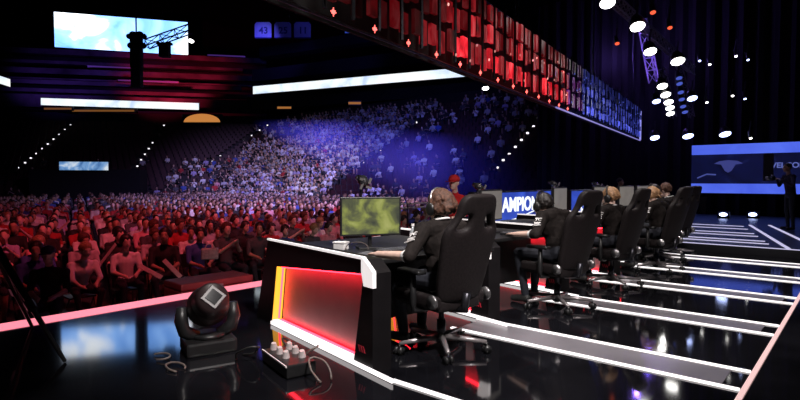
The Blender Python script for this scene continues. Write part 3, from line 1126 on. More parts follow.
# ------------------------------------------------------------------ letter boards at the stage front
n = Vector((1, 0, 0))
root, mw, th = board('letter_board', (-5.25, 9.95, .80), (0, 1, 0), (0, 0, 1), 3.7, .62, .12, 'bluescreen', 'blue lit board reading CHAMPIONS behind the black haired player', 'sign')
link('lettering', text_mesh('CHAMPIONS', .385, .004, .010, 1.0), 'text_white', root, mw @ Matrix.Translation((-.38, .06, th + .011)))
bm = bmesh.new()
tube(bm, [(-.9, -.26, 0), (-.3, -.2, 0), (.4, -.08, 0), (1.0, .02, 0)], .012, 6)
link('swoosh', mesh_from(bm, 'swoosh'), 'text_white', root, mw @ Matrix.Translation((0, 0, th + .008)))
link('plinth', mesh_from(rbox((.06, 0, -.56), (.1, 3.7, .48), .01), 'plinth'), 'black', root)
root, mw, th = board('emblem_board', (-5.25, 13.05, .78), (0, 1, 0), (0, 0, 1), 1.7, .62, .12, 'bluescreen', 'blue lit board with a white square emblem, just past the grey screen', 'sign')
bm = bmesh.new()
for q in ((-.3, 0, .05, .34), (-.02, 0, .05, .34), (-.16, .15, .3, .06), (-.16, -.15, .3, .06), (-.16, .02, .12, .06), (-.13, -.03, .05, .12)):
    bx(bm, (q[0], q[1], 0), (q[2], q[3], .01))
link('emblem', mesh_from(bm, 'emblem'), 'text_white', root, mw @ Matrix.Translation((-.0, 0, th + .01)))
bm = bmesh.new()
for q in ((.36, .06, .12, .05), (.34, 0, .05, .2), (.40, -.08, .16, .05)):
    bx(bm, (q[0], q[1], 0), (q[2], q[3], .01))
link('side_mark', mesh_from(bm, 'side_mark'), 'text_white', root, mw @ Matrix.Translation((-.0, 0, th + .01)))
link('plinth', mesh_from(rbox((.06, 0, -.55), (.1, 1.7, .46), .01), 'plinth'), 'black', root)

# ------------------------------------------------------------------ far LED wall
root = empty('display_wall', (-1.7, 22.3, .14), 0, 'wide blue display wall at the far end of the stage', 'display')
bm = bmesh.new(); bx(bm, (.4, .12, 1.61), (7.44, .2, 1.76)); link('casing', mesh_from(bm, 'casing'), 'black', root)
for nm, z0, z1, m in (('top_band', 2.13, 2.48, 'band_blue'), ('screen', 1.09, 2.12, 'wallscreen'), ('bottom_band', .74, 1.08, 'band_blue')):
    bm = bmesh.new(); bx(bm, (.4, 0, (z0 + z1) / 2), (7.4, .04, z1 - z0)); link(nm, mesh_from(bm, nm), m, root)
bm = bmesh.new()
for s in (-1, 1):
    bx(bm, (.4 + s * 3.3, .12, .29), (.2, .2, .58))
link('support', mesh_from(bm, 'support'), 'black', root)
mw = basis((0, 0, 0), (1, 0, 0), (0, 0, 1), (0, -1, 0))
# crest on the screen (a ring of wings) and the cut-off word
bm = bmesh.new()
prism(bm, [(-.9, .1), (-.55, .22), (0, .26), (.55, .22), (.9, .1), (.45, .05), (.2, -.25), (0, -.33), (-.2, -.25), (-.45, .05)], (0, 0, 0), (1, 0, 0), (0, 1, 0), (0, 0, .01))
link('crest', mesh_from(bm, 'crest'), mat('dim_crest', (.02, .02, .05), .4, var=0, emit=(.05, .06, .26), es=.8), root, mw @ Matrix.Translation((-2.12, 1.72, .03)) @ Matrix.Diagonal((.5, .75, 1, 1)))
bm = bmesh.new(); tube(bm, [(-3.1, 1.28, .03), (-2.8, 1.42, .03), (-2.5, 1.40, .03)], .025, 6)
link('flourish', mesh_from(bm, 'flourish'), mat('dim_flourish', (.02, .02, .05), .4, var=0, emit=(.07, .09, .35), es=.8), root, mw)
link('lettering', text_mesh('WELCOME', .25, .004, .006, 1.0), 'text_blue', root, mw @ Matrix.Translation((-.36, 1.70, .022)))
bm = bmesh.new(); bx(bm, (-.93, 1.65, .026), (.3, .95, .012)); link('dark_column', mesh_from(bm, 'dark_column'), 'black', root, mw)

# ================================================================== LED CANOPY over the stage front
cdir = Vector((-7.0 + 3.85, 23.0 - 2.2, 0)).normalized()
# line through the two ends seen in the photo
ca = at(740 - 540, 180 - 40 * 5.4, 22 / 5.4); cb = at(640, 140, 22)
ca.z = cb.z = 0
cdir = (cb - ca).normalized()
clen = (cb - ca).length
cn = Vector((-cdir.y, cdir.x, 0)) * -1          # faces the stage side (camera)
CZ0, CZ1 = 2.97, 4.22
root = empty('light_canopy', (ca.x, ca.y, CZ0), math.atan2(cdir.y, cdir.x), 'long hanging canopy of glowing panels, red near and blue far, above the stage front', 'light canopy')
bm = bmesh.new()
H = CZ1 - CZ0
tube(bm, [(0, .10, -.0), (clen, .10, 0)], .02, 6); tube(bm, [(0, .10, H), (clen, .10, H)], .02, 6)
for k in range(int(clen / .47)):
    tube(bm, [(k * .47, -.03, .02), (k * .47, -.03, H)], .022, 5)
link('frame', mesh_from(bm, 'frame'), 'darkmetal', root)
bm = bmesh.new(); bx(bm, (clen / 2, .24, H / 2), (clen, .04, H)); link('backing', mesh_from(bm, 'backing'), 'blackmatte', root)
bm = bmesh.new()
for f in (.06, .35, .65, .97):
    tube(bm, [(clen * f, .24, H), (clen * f, .24, 44.95 - CZ0)], .025, 6)
link('suspension', mesh_from(bm, 'suspension'), 'darkmetal', root)
bm = bmesh.new(); bx(bm, (clen - .03, .02, H / 2 - .05), (.05, .06, H * .92)); o = link('end_post', mesh_from(bm, 'end_post'), mat('violet_post', (.1, .1, .1), .4, var=0, emit=(.35, .35, 1), es=.9), root)
bm = bmesh.new(); bx(bm, (clen * .72, .02, -.03), (clen * .56, .03, .03)); link('lower_tube', mesh_from(bm, 'lower_tube'), mat('violet_tube', (.1, .1, .1), .4, var=0, emit=(.4, .35, 1), es=.55), root)

cell_mats = {}


def cell_mat(kind, lv):
    k = (kind, lv)
    if k not in cell_mats:
        c = {'r': (1, .018, .035), 'b': (.10, .13, 1), 'v': (.42, .06, .5)}[kind]
        mm_ = cell_mats[k] = screen_mat('cell_%s_%d' % (kind, lv), [(.30, tuple(q_ * .12 for q_ in c)), (.52, tuple(q_ * .8 for q_ in c)), (.72, tuple(min(1, q_ + .10) for q_ in c))], 1.5 * (.006, .025, .07, .18, .42, .85)[lv], 3.2, .5, (2.2, 2.2, 1.1), seed=lv * 1.3)
    return cell_mats[k]


CW = .235
ncol = int(clen / CW)
crand = random.Random(3)
kept = 0
rest = bmesh.new()
RLV = [2, 1, 0]            # bottom to top
split = .62 * clen
# where the photo turns from red to blue: px 566
for k in range(ncol):
    xx = (k + .5) * CW
    wp = ca + cdir * xx
    pxx = pix((wp.x, wp.y, 3))[0]
    kind = 'r' if pxx < 566 else ('v' if pxx < 580 else 'b')
    if 455 < pxx < 566:
        boost = 2
    elif kind == 'b':
        boost = 2
    elif pxx > 420:
        boost = 1
    elif pxx > 385:
        boost = 0
    else:
        boost = -1
    rows = 5 if kind == 'b' else 3
    bm = bmesh.new()
    mats_ = []
    rh = (H - .07) / rows
    for r_ in range(rows):
        f_ = r_ / (rows - 1)
        zz = .05 + (r_ + .5) * rh + (.05 if k % 2 else 0) * (1 if r_ < rows - 1 else 0)
        lv = round(2 - 2.3 * f_) + boost + crand.choice([-1, 0, 0, 0, 1])
        lv = max(0, min(5, lv))
        m = cell_mat(kind, lv)
        if m not in mats_:
            mats_.append(m)
        nsub = 2 if kind == 'b' else 1
        for q_ in range(nsub):
            w = CW / nsub * crand.uniform(.5, .66)
            vs = bx(bm, (xx + CW * (q_ - (nsub - 1) / 2) / nsub, crand.uniform(-.02, .02), zz + crand.uniform(-.02, .02)), (w, .05, rh * crand.uniform(.6, .82)))
            for f in {f for v in vs for f in v.link_faces}:
                f.material_index = mats_.index(m)
    o = link('glow_panel', mesh_from(bm, 'glow_panel'), mats_, root)
    # bright lower-edge lamps every few columns
    if kind == 'r' and k % 3 == 0:
        b2 = bmesh.new(); ellipsoid(b2, (xx, -.05, .01), (.024, .024, .024), None, 1)
        for q in range(4):
            a = q * PI / 4
            bx(b2, (xx, -.05, .01), (.085 if q % 2 == 0 else .05, .006, .008), Matrix.Rotation(a, 3, 'Y'))
        link('star_lamp', mesh_from(b2, 'star_lamp'), 'star_red', o)
    elif crand.random() < .75:
        b2 = bmesh.new(); ellipsoid(b2, (xx + .1, -.05, crand.uniform(.1, H * .8)), (.014, .014, .024), None, 1)
        link('spark_lamp', mesh_from(b2, 'spark_lamp'), mat('pale_spark', (.1, .1, .1), .3, var=0, emit=(1, .4, .35), es=crand.choice([.6, 1.5])) if kind == 'r' else 'lamp_dim', o)
NCOLS = ncol

# ================================================================== LAMPS OVER THE STAGE


def make_lamp(p, tgt, r, lens, label, group, depth=.3, hang=0.6):
    p, tgt = Vector(p), Vector(tgt)
    d = (tgt - p).normalized()
    root = empty('stage_lamp', p, 0, label, 'lamp', group)
    q = d.to_track_quat('Z', 'Y').to_matrix().to_4x4()
    bm = bmesh.new(); tube(bm, [(0, 0, -depth), (0, 0, -depth * .6), (0, 0, -.005)], [r * .55, r * .95, r * 1.08], 20)
    link('can', mesh_from(bm, 'can'), 'black', root, q, smooth=False)
    bm = bmesh.new(); tube(bm, [(0, 0, -.004), (0, 0, .012)], [r, r * .96], 24)
    link('lens', mesh_from(bm, 'lens'), lens, root, q)
    bm = bmesh.new()
    tube(bm, [Vector((0, 0, .0)) - d * depth * .6, (0, 0, hang)], .025, 6)
    link('yoke_mount', mesh_from(bm, 'yoke_mount'), 'darkmetal', root)
    return root


def lampset(lst, group, lens, tz=-3.):
    for (px, py, d, r, lab) in lst:
        p = at(px, py, d)
        make_lamp(p, p + (-FW * 1.0 + Vector((0, 0, -2.0))) * 3, r, lens, lab, group)


lampset([(605, 5.5, 11.5, .155, 'bright white round lamp, the highest over the stage'), (635, 28.5, 13, .165, 'bright white lamp just below the highest one, above the violet truss'),
         (648, 53, 14.5, .155, 'bright white lamp beside the violet truss'), (675.5, 62.5, 16, .185, 'bright white lamp at the top of the lamp column')], 'large white lamps over the stage', 'lamp_em')
lampset([(660.5, 87, 17, .15, 'top lamp of the short column of five white lamps'), (664, 95.5, 17.2, .145, 'second lamp of the short column of five white lamps'),
         (667, 102.8, 17.4, .135, 'middle lamp of the short column of five white lamps'), (668.5, 108.5, 17.6, .125, 'fourth lamp of the short column of five white lamps'),
         (669, 114, 17.8, .12, 'lowest lamp of the short column of five white lamps')], 'column of five white lamps', 'lamp_em')
lampset([(655, 102, 18, .125, 'blue-white lamp next to the column of five lamps'), (690.5, 99, 18, .15, 'blue-white lamp beyond the slatted blue lamp column')], 'blue-white lamps by the columns', 'lamp_blue')
lampset([(677, 79, 18.5, .10, 'top dim blue lamp of the slanting column'), (677.5, 84.5, 18.6, .10, 'second dim blue lamp of the slanting column'),
         (679, 93, 18.8, .10, 'third dim blue lamp of the slanting column'), (680, 100, 19, .10, 'fourth dim blue lamp of the slanting column'),
         (681.5, 107, 19.2, .10, 'fifth dim blue lamp of the slanting column'), (683.5, 112.5, 19.4, .10, 'lowest dim blue lamp of the slanting column')], 'dim blue lamp column', 'lamp_dim')
lampset([(654, 138, 20, .16, 'blue-white lamp over the far end of the canopy'), (687, 136.5, 20, .18, 'blue-white lamp above the corner of the display wall'),
         (724, 134.5, 20, .19, 'blue-white lamp above the middle of the display wall')], 'row of blue-white lamps over the display wall', 'lamp_blue')
for i, (px, py, c) in enumerate([(697, 62, 'left end of the upper row'), (707, 65.5, 'second in the upper row'), (733, 57.5, 'third in the upper row'), (745, 61, 'far end of the upper row'),
                                 (705, 103, 'first of the lower row'), (730.5, 96.5, 'second of the lower row'), (743, 99.5, 'far end of the lower row'), (749.5, 138.5, 'alone above the display wall')]):
    lampset([(px, py, 19, .042, 'tiny distant lamp, ' + c.replace('left', 'near'))], 'tiny lamps in the dark rig', 'lamp_blue' if i % 3 == 0 else 'lamp_em')
lampset([(650, 14.5, 13, .065, 'small red lamp between the two highest white lamps'), (667, 29.5, 14, .06, 'small red lamp above the lamp column'), (615, 45, 17, .07, 'small red lamp at the head of the violet truss')], 'small red lamps in the rig', 'lamp_red')
lampset([(193, 42.5, 58, .30, 'single white lamp beside the big hanging screen')], 'white lamps far across the arena', 'lamp_em')
lampset([(485, 89, 46, .27, 'single white lamp under the canopy, above the far stand')], 'white lamps far across the arena', 'lamp_em')
for i, (px, py, w_, lab) in enumerate(((112, 68, 5., 'dim violet light bar on the upper deck below the big hanging screen'), (150, 82, 7., 'dim violet light bar on the upper deck under the lamp tower'), (228, 57, 4.5, 'dim violet light bar at the corner of the upper decks'))):
    p = at(px, py, 66)
    root = empty('deck_light', p, YAW + R(12), lab, 'light bar', 'violet light bars on the upper decks')
    link('mount_housing', mesh_from(rbox((0, .1, 0), (w_, .16, .3), .03, 1), 'mount_housing'), 'darkmetal', root)
    bm = bmesh.new(); bx(bm, (0, .01, 0), (w_ * .96, .03, .16)); link('diffuser', mesh_from(bm, 'diffuser'), mat('violet_bar_%d' % i, (.05, .03, .08), .5, var=0, emit=(.28, .10, .8), es=.16), root)
# lamps standing below the display wall
for px, lab in ((724, 'blue-white floor lamp under the display wall, nearer the row of chairs'), (753.5, 'blue-white floor lamp under the display wall, nearer the standing crew member')):
    p = at(px, 213.5, 17.2)
    root = empty('floor_lamp', (p.x, p.y, .14), 0, lab, 'lamp', 'floor lamps under the display wall')
    link('housing', mesh_from(rbox((0, .06, .10), (.34, .2, .2), .02), 'housing'), 'black', root)
    bm = bmesh.new(); ellipsoid(bm, (0, -.045, .12), (.12, .015, .06)); link('lens', mesh_from(bm, 'lens'), 'lamp_blue', root)

# rigging: violet-lit truss tower and a roof beam carrying lamps


def truss(p, q, w, label, name='lighting_truss', m='truss', n=None):
    p, q = Vector(p), Vector(q)
    d = (q - p); L = d.length; d.normalize()
    x, y = frame(d)
    c = [x * w, x * -w * .5 + y * w * .87, x * -w * .5 - y * w * .87]
    bm = bmesh.new()
    for k in c:
        tube(bm, [p + k, q + k], w * .14, 6)
    n = n or max(3, int(L / (w * 2.2)))
    for i in range(n):
        a, b = p + d * L * i / n, p + d * L * (i + 1) / n
        for k in range(3):
            tube(bm, [a + c[k], b + c[(k + 1) % 3]], w * .08, 5)
            tube(bm, [a + c[k], a + c[(k + 1) % 3]], w * .08, 5)
    o = link(name, mesh_from(bm, name), m)
    return tag(o, label, 'truss')


truss(at(640, 22, 22), at(653, 83, 22), .22, 'violet lit lattice truss hanging beside the white lamps')
truss(at(600, -6, 12.5), at(690, 72, 19), .16, 'dark lattice roof truss carrying the white lamps')
truss(at(660, 70, 18.3), at(672, 118, 18.6), .12, 'dark vertical truss behind the column of five lamps')
truss(at(676, 66, 19.8), at(690, 118, 20), .12, 'dark vertical truss behind the dim blue lamp column')
p = at(602, 46, 25)
o = link('roof_panel', mesh_from(rbox((0, 0, 0), (2.2, .12, 1.0), .03, 1), 'roof_panel'), 'fascia'); o.location = p; o.rotation_euler = (0, .1, YAW)
tag(o, 'violet lit roof panel above the blue end of the canopy', 'panel')
bm = bmesh.new(); tube(bm, [p + Vector((0, 0, .5)), (p.x, p.y, 44.9)], .03, 6)
tag(link('hanging_rod', mesh_from(bm, 'hanging_rod'), 'darkmetal'), 'steel rod holding up the violet roof panel', 'rod')
for k, (px, py) in enumerate(((651, 66), (640, 36), (604, 58))):
    p = at(px, py, (21.2, 21.2, 23.2)[k])
    l = bpy.data.lights.new('violet_truss_light', 'POINT'); l.energy = (70, 60, 45)[k]; l.color = (.28, .15, 1); l.shadow_soft_size = .1
    o = bpy.data.objects.new('violet_truss_light', l); COL.objects.link(o); o.location = p

# crane arm and lamp cluster silhouetted against the hanging screen
truss(at(149, 46, 31.5), at(192, 31, 33), .32, 'dark lattice boom in front of the big hanging screen', 'lattice_boom', 'darkmetal')
p0 = at(139, 52, 30)
root = empty('lamp_tower', (p0.x, p0.y, p0.z), YAW, 'dark cluster of lamps on a post in front of the big hanging screen', 'lamp tower')
bm = bmesh.new(); bx(bm, (0, 0, .0), (.55, .4, 1.9)); bx(bm, (.0, 0, -1.4), (.5, .4, 1.2)); link('post', mesh_from(bm, 'post'), 'blackmatte', root)
bm = bmesh.new()
for k in range(5):
    ellipsoid(bm, (-.3 + .18 * k, -.1, .75 + .12 * (k % 2)), (.2, .2, .16)); ellipsoid(bm, (-.25 + .16 * k, -.1, .25 - .1 * (k % 2)), (.2, .2, .18))
link('lamp_heads', mesh_from(bm, 'lamp_heads'), 'blackmatte', root, smooth=True)
bm = bmesh.new(); tube(bm, [(0, 0, .9), (0, 0, 44.9 - p0.z)], .04, 6); link('drop_line', mesh_from(bm, 'drop_line'), 'darkmetal', root)
p0 = at(167, 52, 31.4)
root = empty('hung_speaker', p0, YAW, 'dark loudspeaker hanging below the lattice boom', 'speaker')
link('box', mesh_from(rbox((0, 0, 0), (.55, .45, .75), .04), 'box'), 'blackmatte', root)
link('flare', mesh_from(rbox((0, -.02, .38), (.85, .3, .14), .03), 'flare'), 'blackmatte', root)

# ------------------------------------------------------------------ moving head lights


def moving_head(p, rz, tilt, s, label, group):
    root = empty('moving_head_light', p, rz, label, 'stage light', group)
    S = Matrix.Scale(s, 4)
    link('base', mesh_from(rbox((0, 0, .05), (.36, .30, .10), .02), 'base'), 'black', root, S)
    bm = bmesh.new()
    for q in (-1, 1):
        tube(bm, [(.08 * q, 0, .11), (.17 * q, 0, .16), (.19 * q, 0, .24), (.185 * q, 0, .34)], [.045, .05, .05, .035], 10)
    tube(bm, [(0, 0, .1), (0, 0, .13)], .12, 20)
    link('yoke', mesh_from(bm, 'yoke'), 'black', root, S, smooth=True)
    T = S @ Matrix.Translation((0, 0, .33)) @ Matrix.Rotation(tilt, 4, 'X')
    bm = bmesh.new(); ellipsoid(bm, (0, .0, .0), (.155, .19, .15), None, 3); tube(bm, [(0, -.10, 0), (0, -.19, 0), (0, -.215, 0)], [.135, .118, .10], 20)
    link('head', mesh_from(bm, 'head'), mat('head_shell', (.02, .010, .011), .4, var=.2), root, T, smooth=True)
    bm = bmesh.new(); tube(bm, [(0, -.21, 0), (0, -.226, 0)], [.10, .088], 4)
    link('front_frame', mesh_from(bm, 'front_frame'), mat('frame_red_grey', (.05, .035, .038), .4, var=.1), root, T)
    bm = bmesh.new(); tube(bm, [(0, -.2262, 0), (0, -.232, 0)], .062, 4)
    link('lens', mesh_from(bm, 'lens'), mat('dark_lens', (.01, .01, .012), .08, var=0), root, T)
    return root


moving_head((-3.96, 2.25, 0), R(72), R(-28), 1.06, 'large black moving head light lying low on the stage beside the red light box', 'moving head lights')
# small stage spots standing along the audience edge, behind the desks
for px, py, d, lab in ((361, 181, 6.4, 'small black spotlight on a stand just above the game screen'), (477, 187, 8.8, 'glossy black spotlight on a stand beside the red-clad spectator'),
                       (552, 184, 11.3, 'small shiny spotlight above the CHAMPIONS board'), (595, 185, 12.8, 'small shiny spotlight between the second and third players')):
    p = at(px, py, d)
    root = empty('spot_stand', (p.x, p.y, (.14 if p.y > 11.5 else 0) if p.x > -5.8 else GZ), YAW, lab, 'spotlight', 'spotlights on stands behind the desks')
    h = p.z - root.location.z
    bm = bmesh.new(); tube(bm, [(0, 0, 0), (0, 0, .02)], .13, 16); tube(bm, [(0, 0, .02), (0, 0, h - .05)], .012, 8)
    link('stand', mesh_from(bm, 'stand'), 'black', root)
    bm = bmesh.new(); tube(bm, [(.06, -.10, h - .03), (.02, -.02, h + .01), (-.04, .08, h + .035)], [.05, .062, .04], 14)
    link('lamp_head', mesh_from(bm, 'lamp_head'), mat('glossy_black_shell', (.03, .03, .035), .12, var=.1), root, smooth=True)
    bm = bmesh.new()
    for a in range(4):
        c = R(35 + a * 90)
        bx(bm, (.065 + .06 * math.cos(c), -.112, h - .03 + .055 * math.sin(c)), (.07, .006, .028), Matrix.Rotation(-c - .6, 3, 'Y'))
    link('barn_doors', mesh_from(bm, 'barn_doors'), 'chrome', root)

# ------------------------------------------------------------------ power box and cables on the stage
root = empty('power_box', (-3.14, 2.41, 0), R(-15), 'low black power box with pale plugs and a white edge before the red light box', 'power box')
link('case', mesh_from(rbox((0, 0, .05), (.46, .22, .09), .012), 'case'), 'black', root)
bm = bmesh.new(); bx(bm, (0, -.113, .088), (.46, .008, .012)); link('white_edge', mesh_from(bm, 'white_edge'), mat('white_tape', (.85, .8, .8), .5, var=.05), root)
for k in range(6):
    bm = bmesh.new()
    c = Vector((-.17 + .115 * (k % 3) + (.05 if k > 2 else 0), -.045 + .1 * (k // 3), .094))
    tube(bm, [c, c + Vector((0, 0, .02)), c + Vector((.006, -.004, .05))], [.028, .026, .018], 12)
    o = link('plug', mesh_from(bm, 'plug'), mat('pale_plug', (.55, .48, .48), .4, var=.1) if k == 0 else bpy.data.materials['pale_plug'], root)
cr = random.Random(5)
cab = [((-3.50, 2.30), 'looping black cable at the near end of the power box'), ((-3.32, 2.58), 'black cable arching over the power box'), ((-3.12, 2.58), 'pale cable rising behind the power box plugs'),
       ((-2.78, 2.40), 'pale curled cable at the far end of the power box'), ((-4.02, 1.9), 'tangle of cable beside the moving head light'), ((-3.72, 1.86), 'pale cable end lying under the moving head light')]
for i, ((x, y), lab) in enumerate(cab):
    bm = bmesh.new()
    a0 = cr.uniform(0, 6)
    rr = .07 + .04 * cr.random()
    pts = []
    for k in range(26):
        t = k / 25
        a = a0 + t * (4.2 + cr.random())
        pts.append((rr * math.cos(a) * (1 + .4 * t), rr * .7 * math.sin(a), .010 + .12 * math.sin(PI * t) * (1 if i < 4 else .12)))
    # smooth
    for _ in range(2):
        pts = [pts[0]] + [tuple((np.array(pts[j - 1]) + 2 * np.array(pts[j]) + np.array(pts[j + 1])) / 4) for j in range(1, len(pts) - 1)] + [pts[-1]]
    tube(bm, pts, .0075, 8)
    o = link('cable', mesh_from(bm, 'cable'), 'rope' if 'black' in lab else 'cabletan', smooth=True); o.location = (x, y, 0)
    tag(o, lab, 'cable', 'cables on the stage')
# little clamp-like white connector below the nearest chair
root = empty('connector', (-2.86, 3.10, 0), .6, 'small white cable connector on the floor under the first desk', 'connector')
bm = bmesh.new(); bx(bm, (0, 0, .012), (.09, .03, .022)); bx(bm, (.04, .02, .012), (.02, .06, .02)); link('plug_body', mesh_from(bm, 'plug_body'), 'white_cloth', root)
bm = bmesh.new(); tube(bm, [(-.045, 0, .012), (-.1, .03, .01), (-.2, .02, .01)], .006, 6); link('lead', mesh_from(bm, 'lead'), 'rope', root)

# tripod legs at the near corner of the stage
pt = at(3, 255, 3.6)
root = empty('camera_tripod', (-5.1, 1.2, 0), 0, 'dark camera tripod at the near corner, one leg crossing the pink edge light', 'tripod')
apex = Vector((-.43, -.05, .95))
for k, e in enumerate(((.63, .19, .0), (-.66, .33, .0), (-.55, -.85, .0))):
    bm = bmesh.new()
    e = Vector(e)
    tube(bm, [apex, apex.lerp(e, .5), e + Vector((0, 0, .012))], [.03, .024, .014], 8)
    tube(bm, [apex + Vector((.05, .02, 0)), apex.lerp(e, .62) + Vector((.035, .01, 0))], .012, 6)
    lg = link('leg', mesh_from(bm, 'leg'), 'black', root)
    bm = bmesh.new(); d = (e - apex).normalized(); c = apex.lerp(e, .6); tube(bm, [c - d * .04, c + d * .04], .036, 10); link('clamp', mesh_from(bm, 'clamp'), 'darkmetal', lg)
bm = bmesh.new(); ellipsoid(bm, apex, (.08, .08, .06)); tube(bm, [apex, apex + Vector((0, 0, .2))], .03, 8); link('head', mesh_from(bm, 'head'), 'black', root)

# crowd barrier with a lit kick strip beyond the stage
root = empty('crowd_barrier', (-8.4, 10.6, GZ), R(90), 'crowd barrier with pale rails and a red and white lit strip past the game screen', 'barrier')
for k, z in enumerate((1.58, 1.68)):
    bm = bmesh.new(); tube(bm, [(-1.9, 0, z), (1.9, 0, z)], .018, 8)
    link('rail', mesh_from(bm, 'rail'), mat('pale_rail', (.6, .58, .6), .4, var=.05), root)
for x in (-1.85, -.6, .6, 1.85):
    bm = bmesh.new(); tube(bm, [(x, 0, 0), (x, 0, 1.68)], .02, 8); link('post', mesh_from(bm, 'post'), 'darkmetal', root)
bm = bmesh.new(); bx(bm, (0, 0, 1.03), (3.8, .04, .09)); link('red_board', mesh_from(bm, 'red_board'), 'redcloth', root)
bm = bmesh.new(); bx(bm, (0, 0, .955), (3.8, .05, .05)); link('lit_strip', mesh_from(bm, 'lit_strip'), mat('pink_white_strip', (.1, .1, .1), .4, var=0, emit=(1, .75, .75), es=1.0), root)

# ================================================================== STANDING CREW


def standing_prims(arms, lean=0., hyaw=0., hat=False):
    P = []
    for s in (-1, 1):
        P += [C((.09 * s, 0, .9), (.11 * s, .02, .5), .085, .06, 'pants'), C((.11 * s, .02, .5), (.11 * s, -.02, .1), .058, .042, 'pants'),
              C((.11 * s, -.03, .045), (.13 * s, .14, .04), .042, .036, 'shoe')]
        sh, el, wr = Vector((.185 * s, lean * .5, 1.40)), Vector(arms[s][0]), Vector(arms[s][1])
        P += [El(sh, (.07, .07, .07), 'shirt'), C(sh, el, .058, .046, 'shirt'), C(el, wr, .044, .03, 'shirt' if arms.get('long') else 'skin')]
        P += hand_prims(wr, (wr - el).normalized() * .6 + Vector((-.5 * s, .3, 0)), (0, 0, 1), (-s, .2, .3), curl=.9)
    P += [El((0, 0, .95), (.17, .115, .13), 'pants'), C((0, 0, 1.0), (0, lean * .4, 1.28), .12, .13, 'shirt'), El((0, lean * .4, 1.26), (.175, .115, .17), 'shirt'),
          C((-.1, lean * .5, 1.40), (.1, lean * .5, 1.40), .07, .07, 'shirt'), C((0, lean * .5, 1.42), (0, lean * .6 + .02, 1.55), .06, .052, 'skin')]
    hp, T, rot = head_prims((0, lean * .7 + .03, 1.64), hyaw, -.05, hair=not hat)
    return P + hp, T, rot


def standing(loc, rz, arms, label, shirt, skin='skin', hair='hair_black', voxel=.012, lean=0., hat=False, hyaw=0., s=1.):
    root = empty('person', loc, rz, label, 'person')
    root.scale = (s, s, s)
    prims, T, rot = standing_prims(arms, lean, hyaw, hat)
    me = body_mesh(prims, voxel)
    mi = classify(me, prims); me.materials.clear()
    for m in (skin, shirt, 'trouser', 'shoe', hair, 'white_cloth'):
        me.materials.append(M[m])
    me.polygons.foreach_set('material_index', mi)
    link('body', me, (), root, smooth=True)
    eb = bmesh.new()
    for q in (-1, 1):
        ellipsoid(eb, T((.03 * q, .084, .008)), (.012, .008, .009))
    link('eyes', mesh_from(eb, 'eyes'), 'eye', root, smooth=True)
    if hat:
        bm = bmesh.new(); ellipsoid(bm, T((0, -.015, .05)), (.092, .112, .085))
        for v in bm.verts:
            if v.co.z < T((0, 0, .04)).z:
                v.co.z = T((0, 0, .04)).z
        bx(bm, T((0, .13, .045)), (.13, .11, .012))
        link('cap', mesh_from(bm, 'cap'), hat, root, smooth=True)
    return root, T


def hand_camera(p, rz, label, s=1.):
    root = empty('camera', p, rz, label, 'camera')
    root.scale = (s, s, s)
    link('camera_body', mesh_from(rbox((0, 0, 0), (.15, .08, .11), .012), 'camera_body'), 'black', root)
    bm = bmesh.new(); tube(bm, [(0, .04, 0), (0, .10, 0), (0, .16, 0)], [.04, .045, .05], 14); link('camera_lens', mesh_from(bm, 'camera_lens'), 'metal', root, smooth=True)
    link('flash', mesh_from(rbox((0, 0, .075), (.06, .05, .04), .008), 'flash'), 'metal', root)


hold = {-1: ((-.30, .12, 1.17), (-.11, .30, 1.33)), 1: ((.30, .12, 1.17), (.11, .30, 1.33)), 'long': True}
# crew member in a dark jacket holding a camera, on a riser in the pit beyond the row
bm = rbox((0, 0, .275), (1.2, 1.0, .55), .02, 1)
o = link('pit_riser', mesh_from(bm, 'pit_riser'), 'black'); o.location = (-6.45, 18.4, GZ)
tag(o, 'black riser in the pit under the dark jacketed crew member', 'riser')
standing((-6.3, 18.4, GZ + .55), R(-75), hold, 'crew member in a dark jacket holding a camera, standing behind the third player', 'cloth_dark', 'skin_tan', lean=.03)
q = Vector((-6.3, 18.4, GZ + .55)) + Matrix.Rotation(R(-75), 3, 'Z') @ Vector((0, .45, 1.36))
hand_camera(q, R(-75), 'camera held by the dark jacketed crew member behind the third player')
# cropped crew member at the edge of the view
standing((-1.45, 16.2, .14), R(125), hold, 'crew member in dark clothes holding a pale camera at the edge of the view', 'cloth_dark', 'skin_tan', lean=.1, s=.92)
q = Vector((-1.45, 16.2, .14)) + Matrix.Rotation(R(125), 3, 'Z') @ Vector((0, .46, 1.36)) * .92
hand_camera(q, R(125), 'camera held by the crew member at the edge of the view', .92)
# ================================================================== SPECTATORS


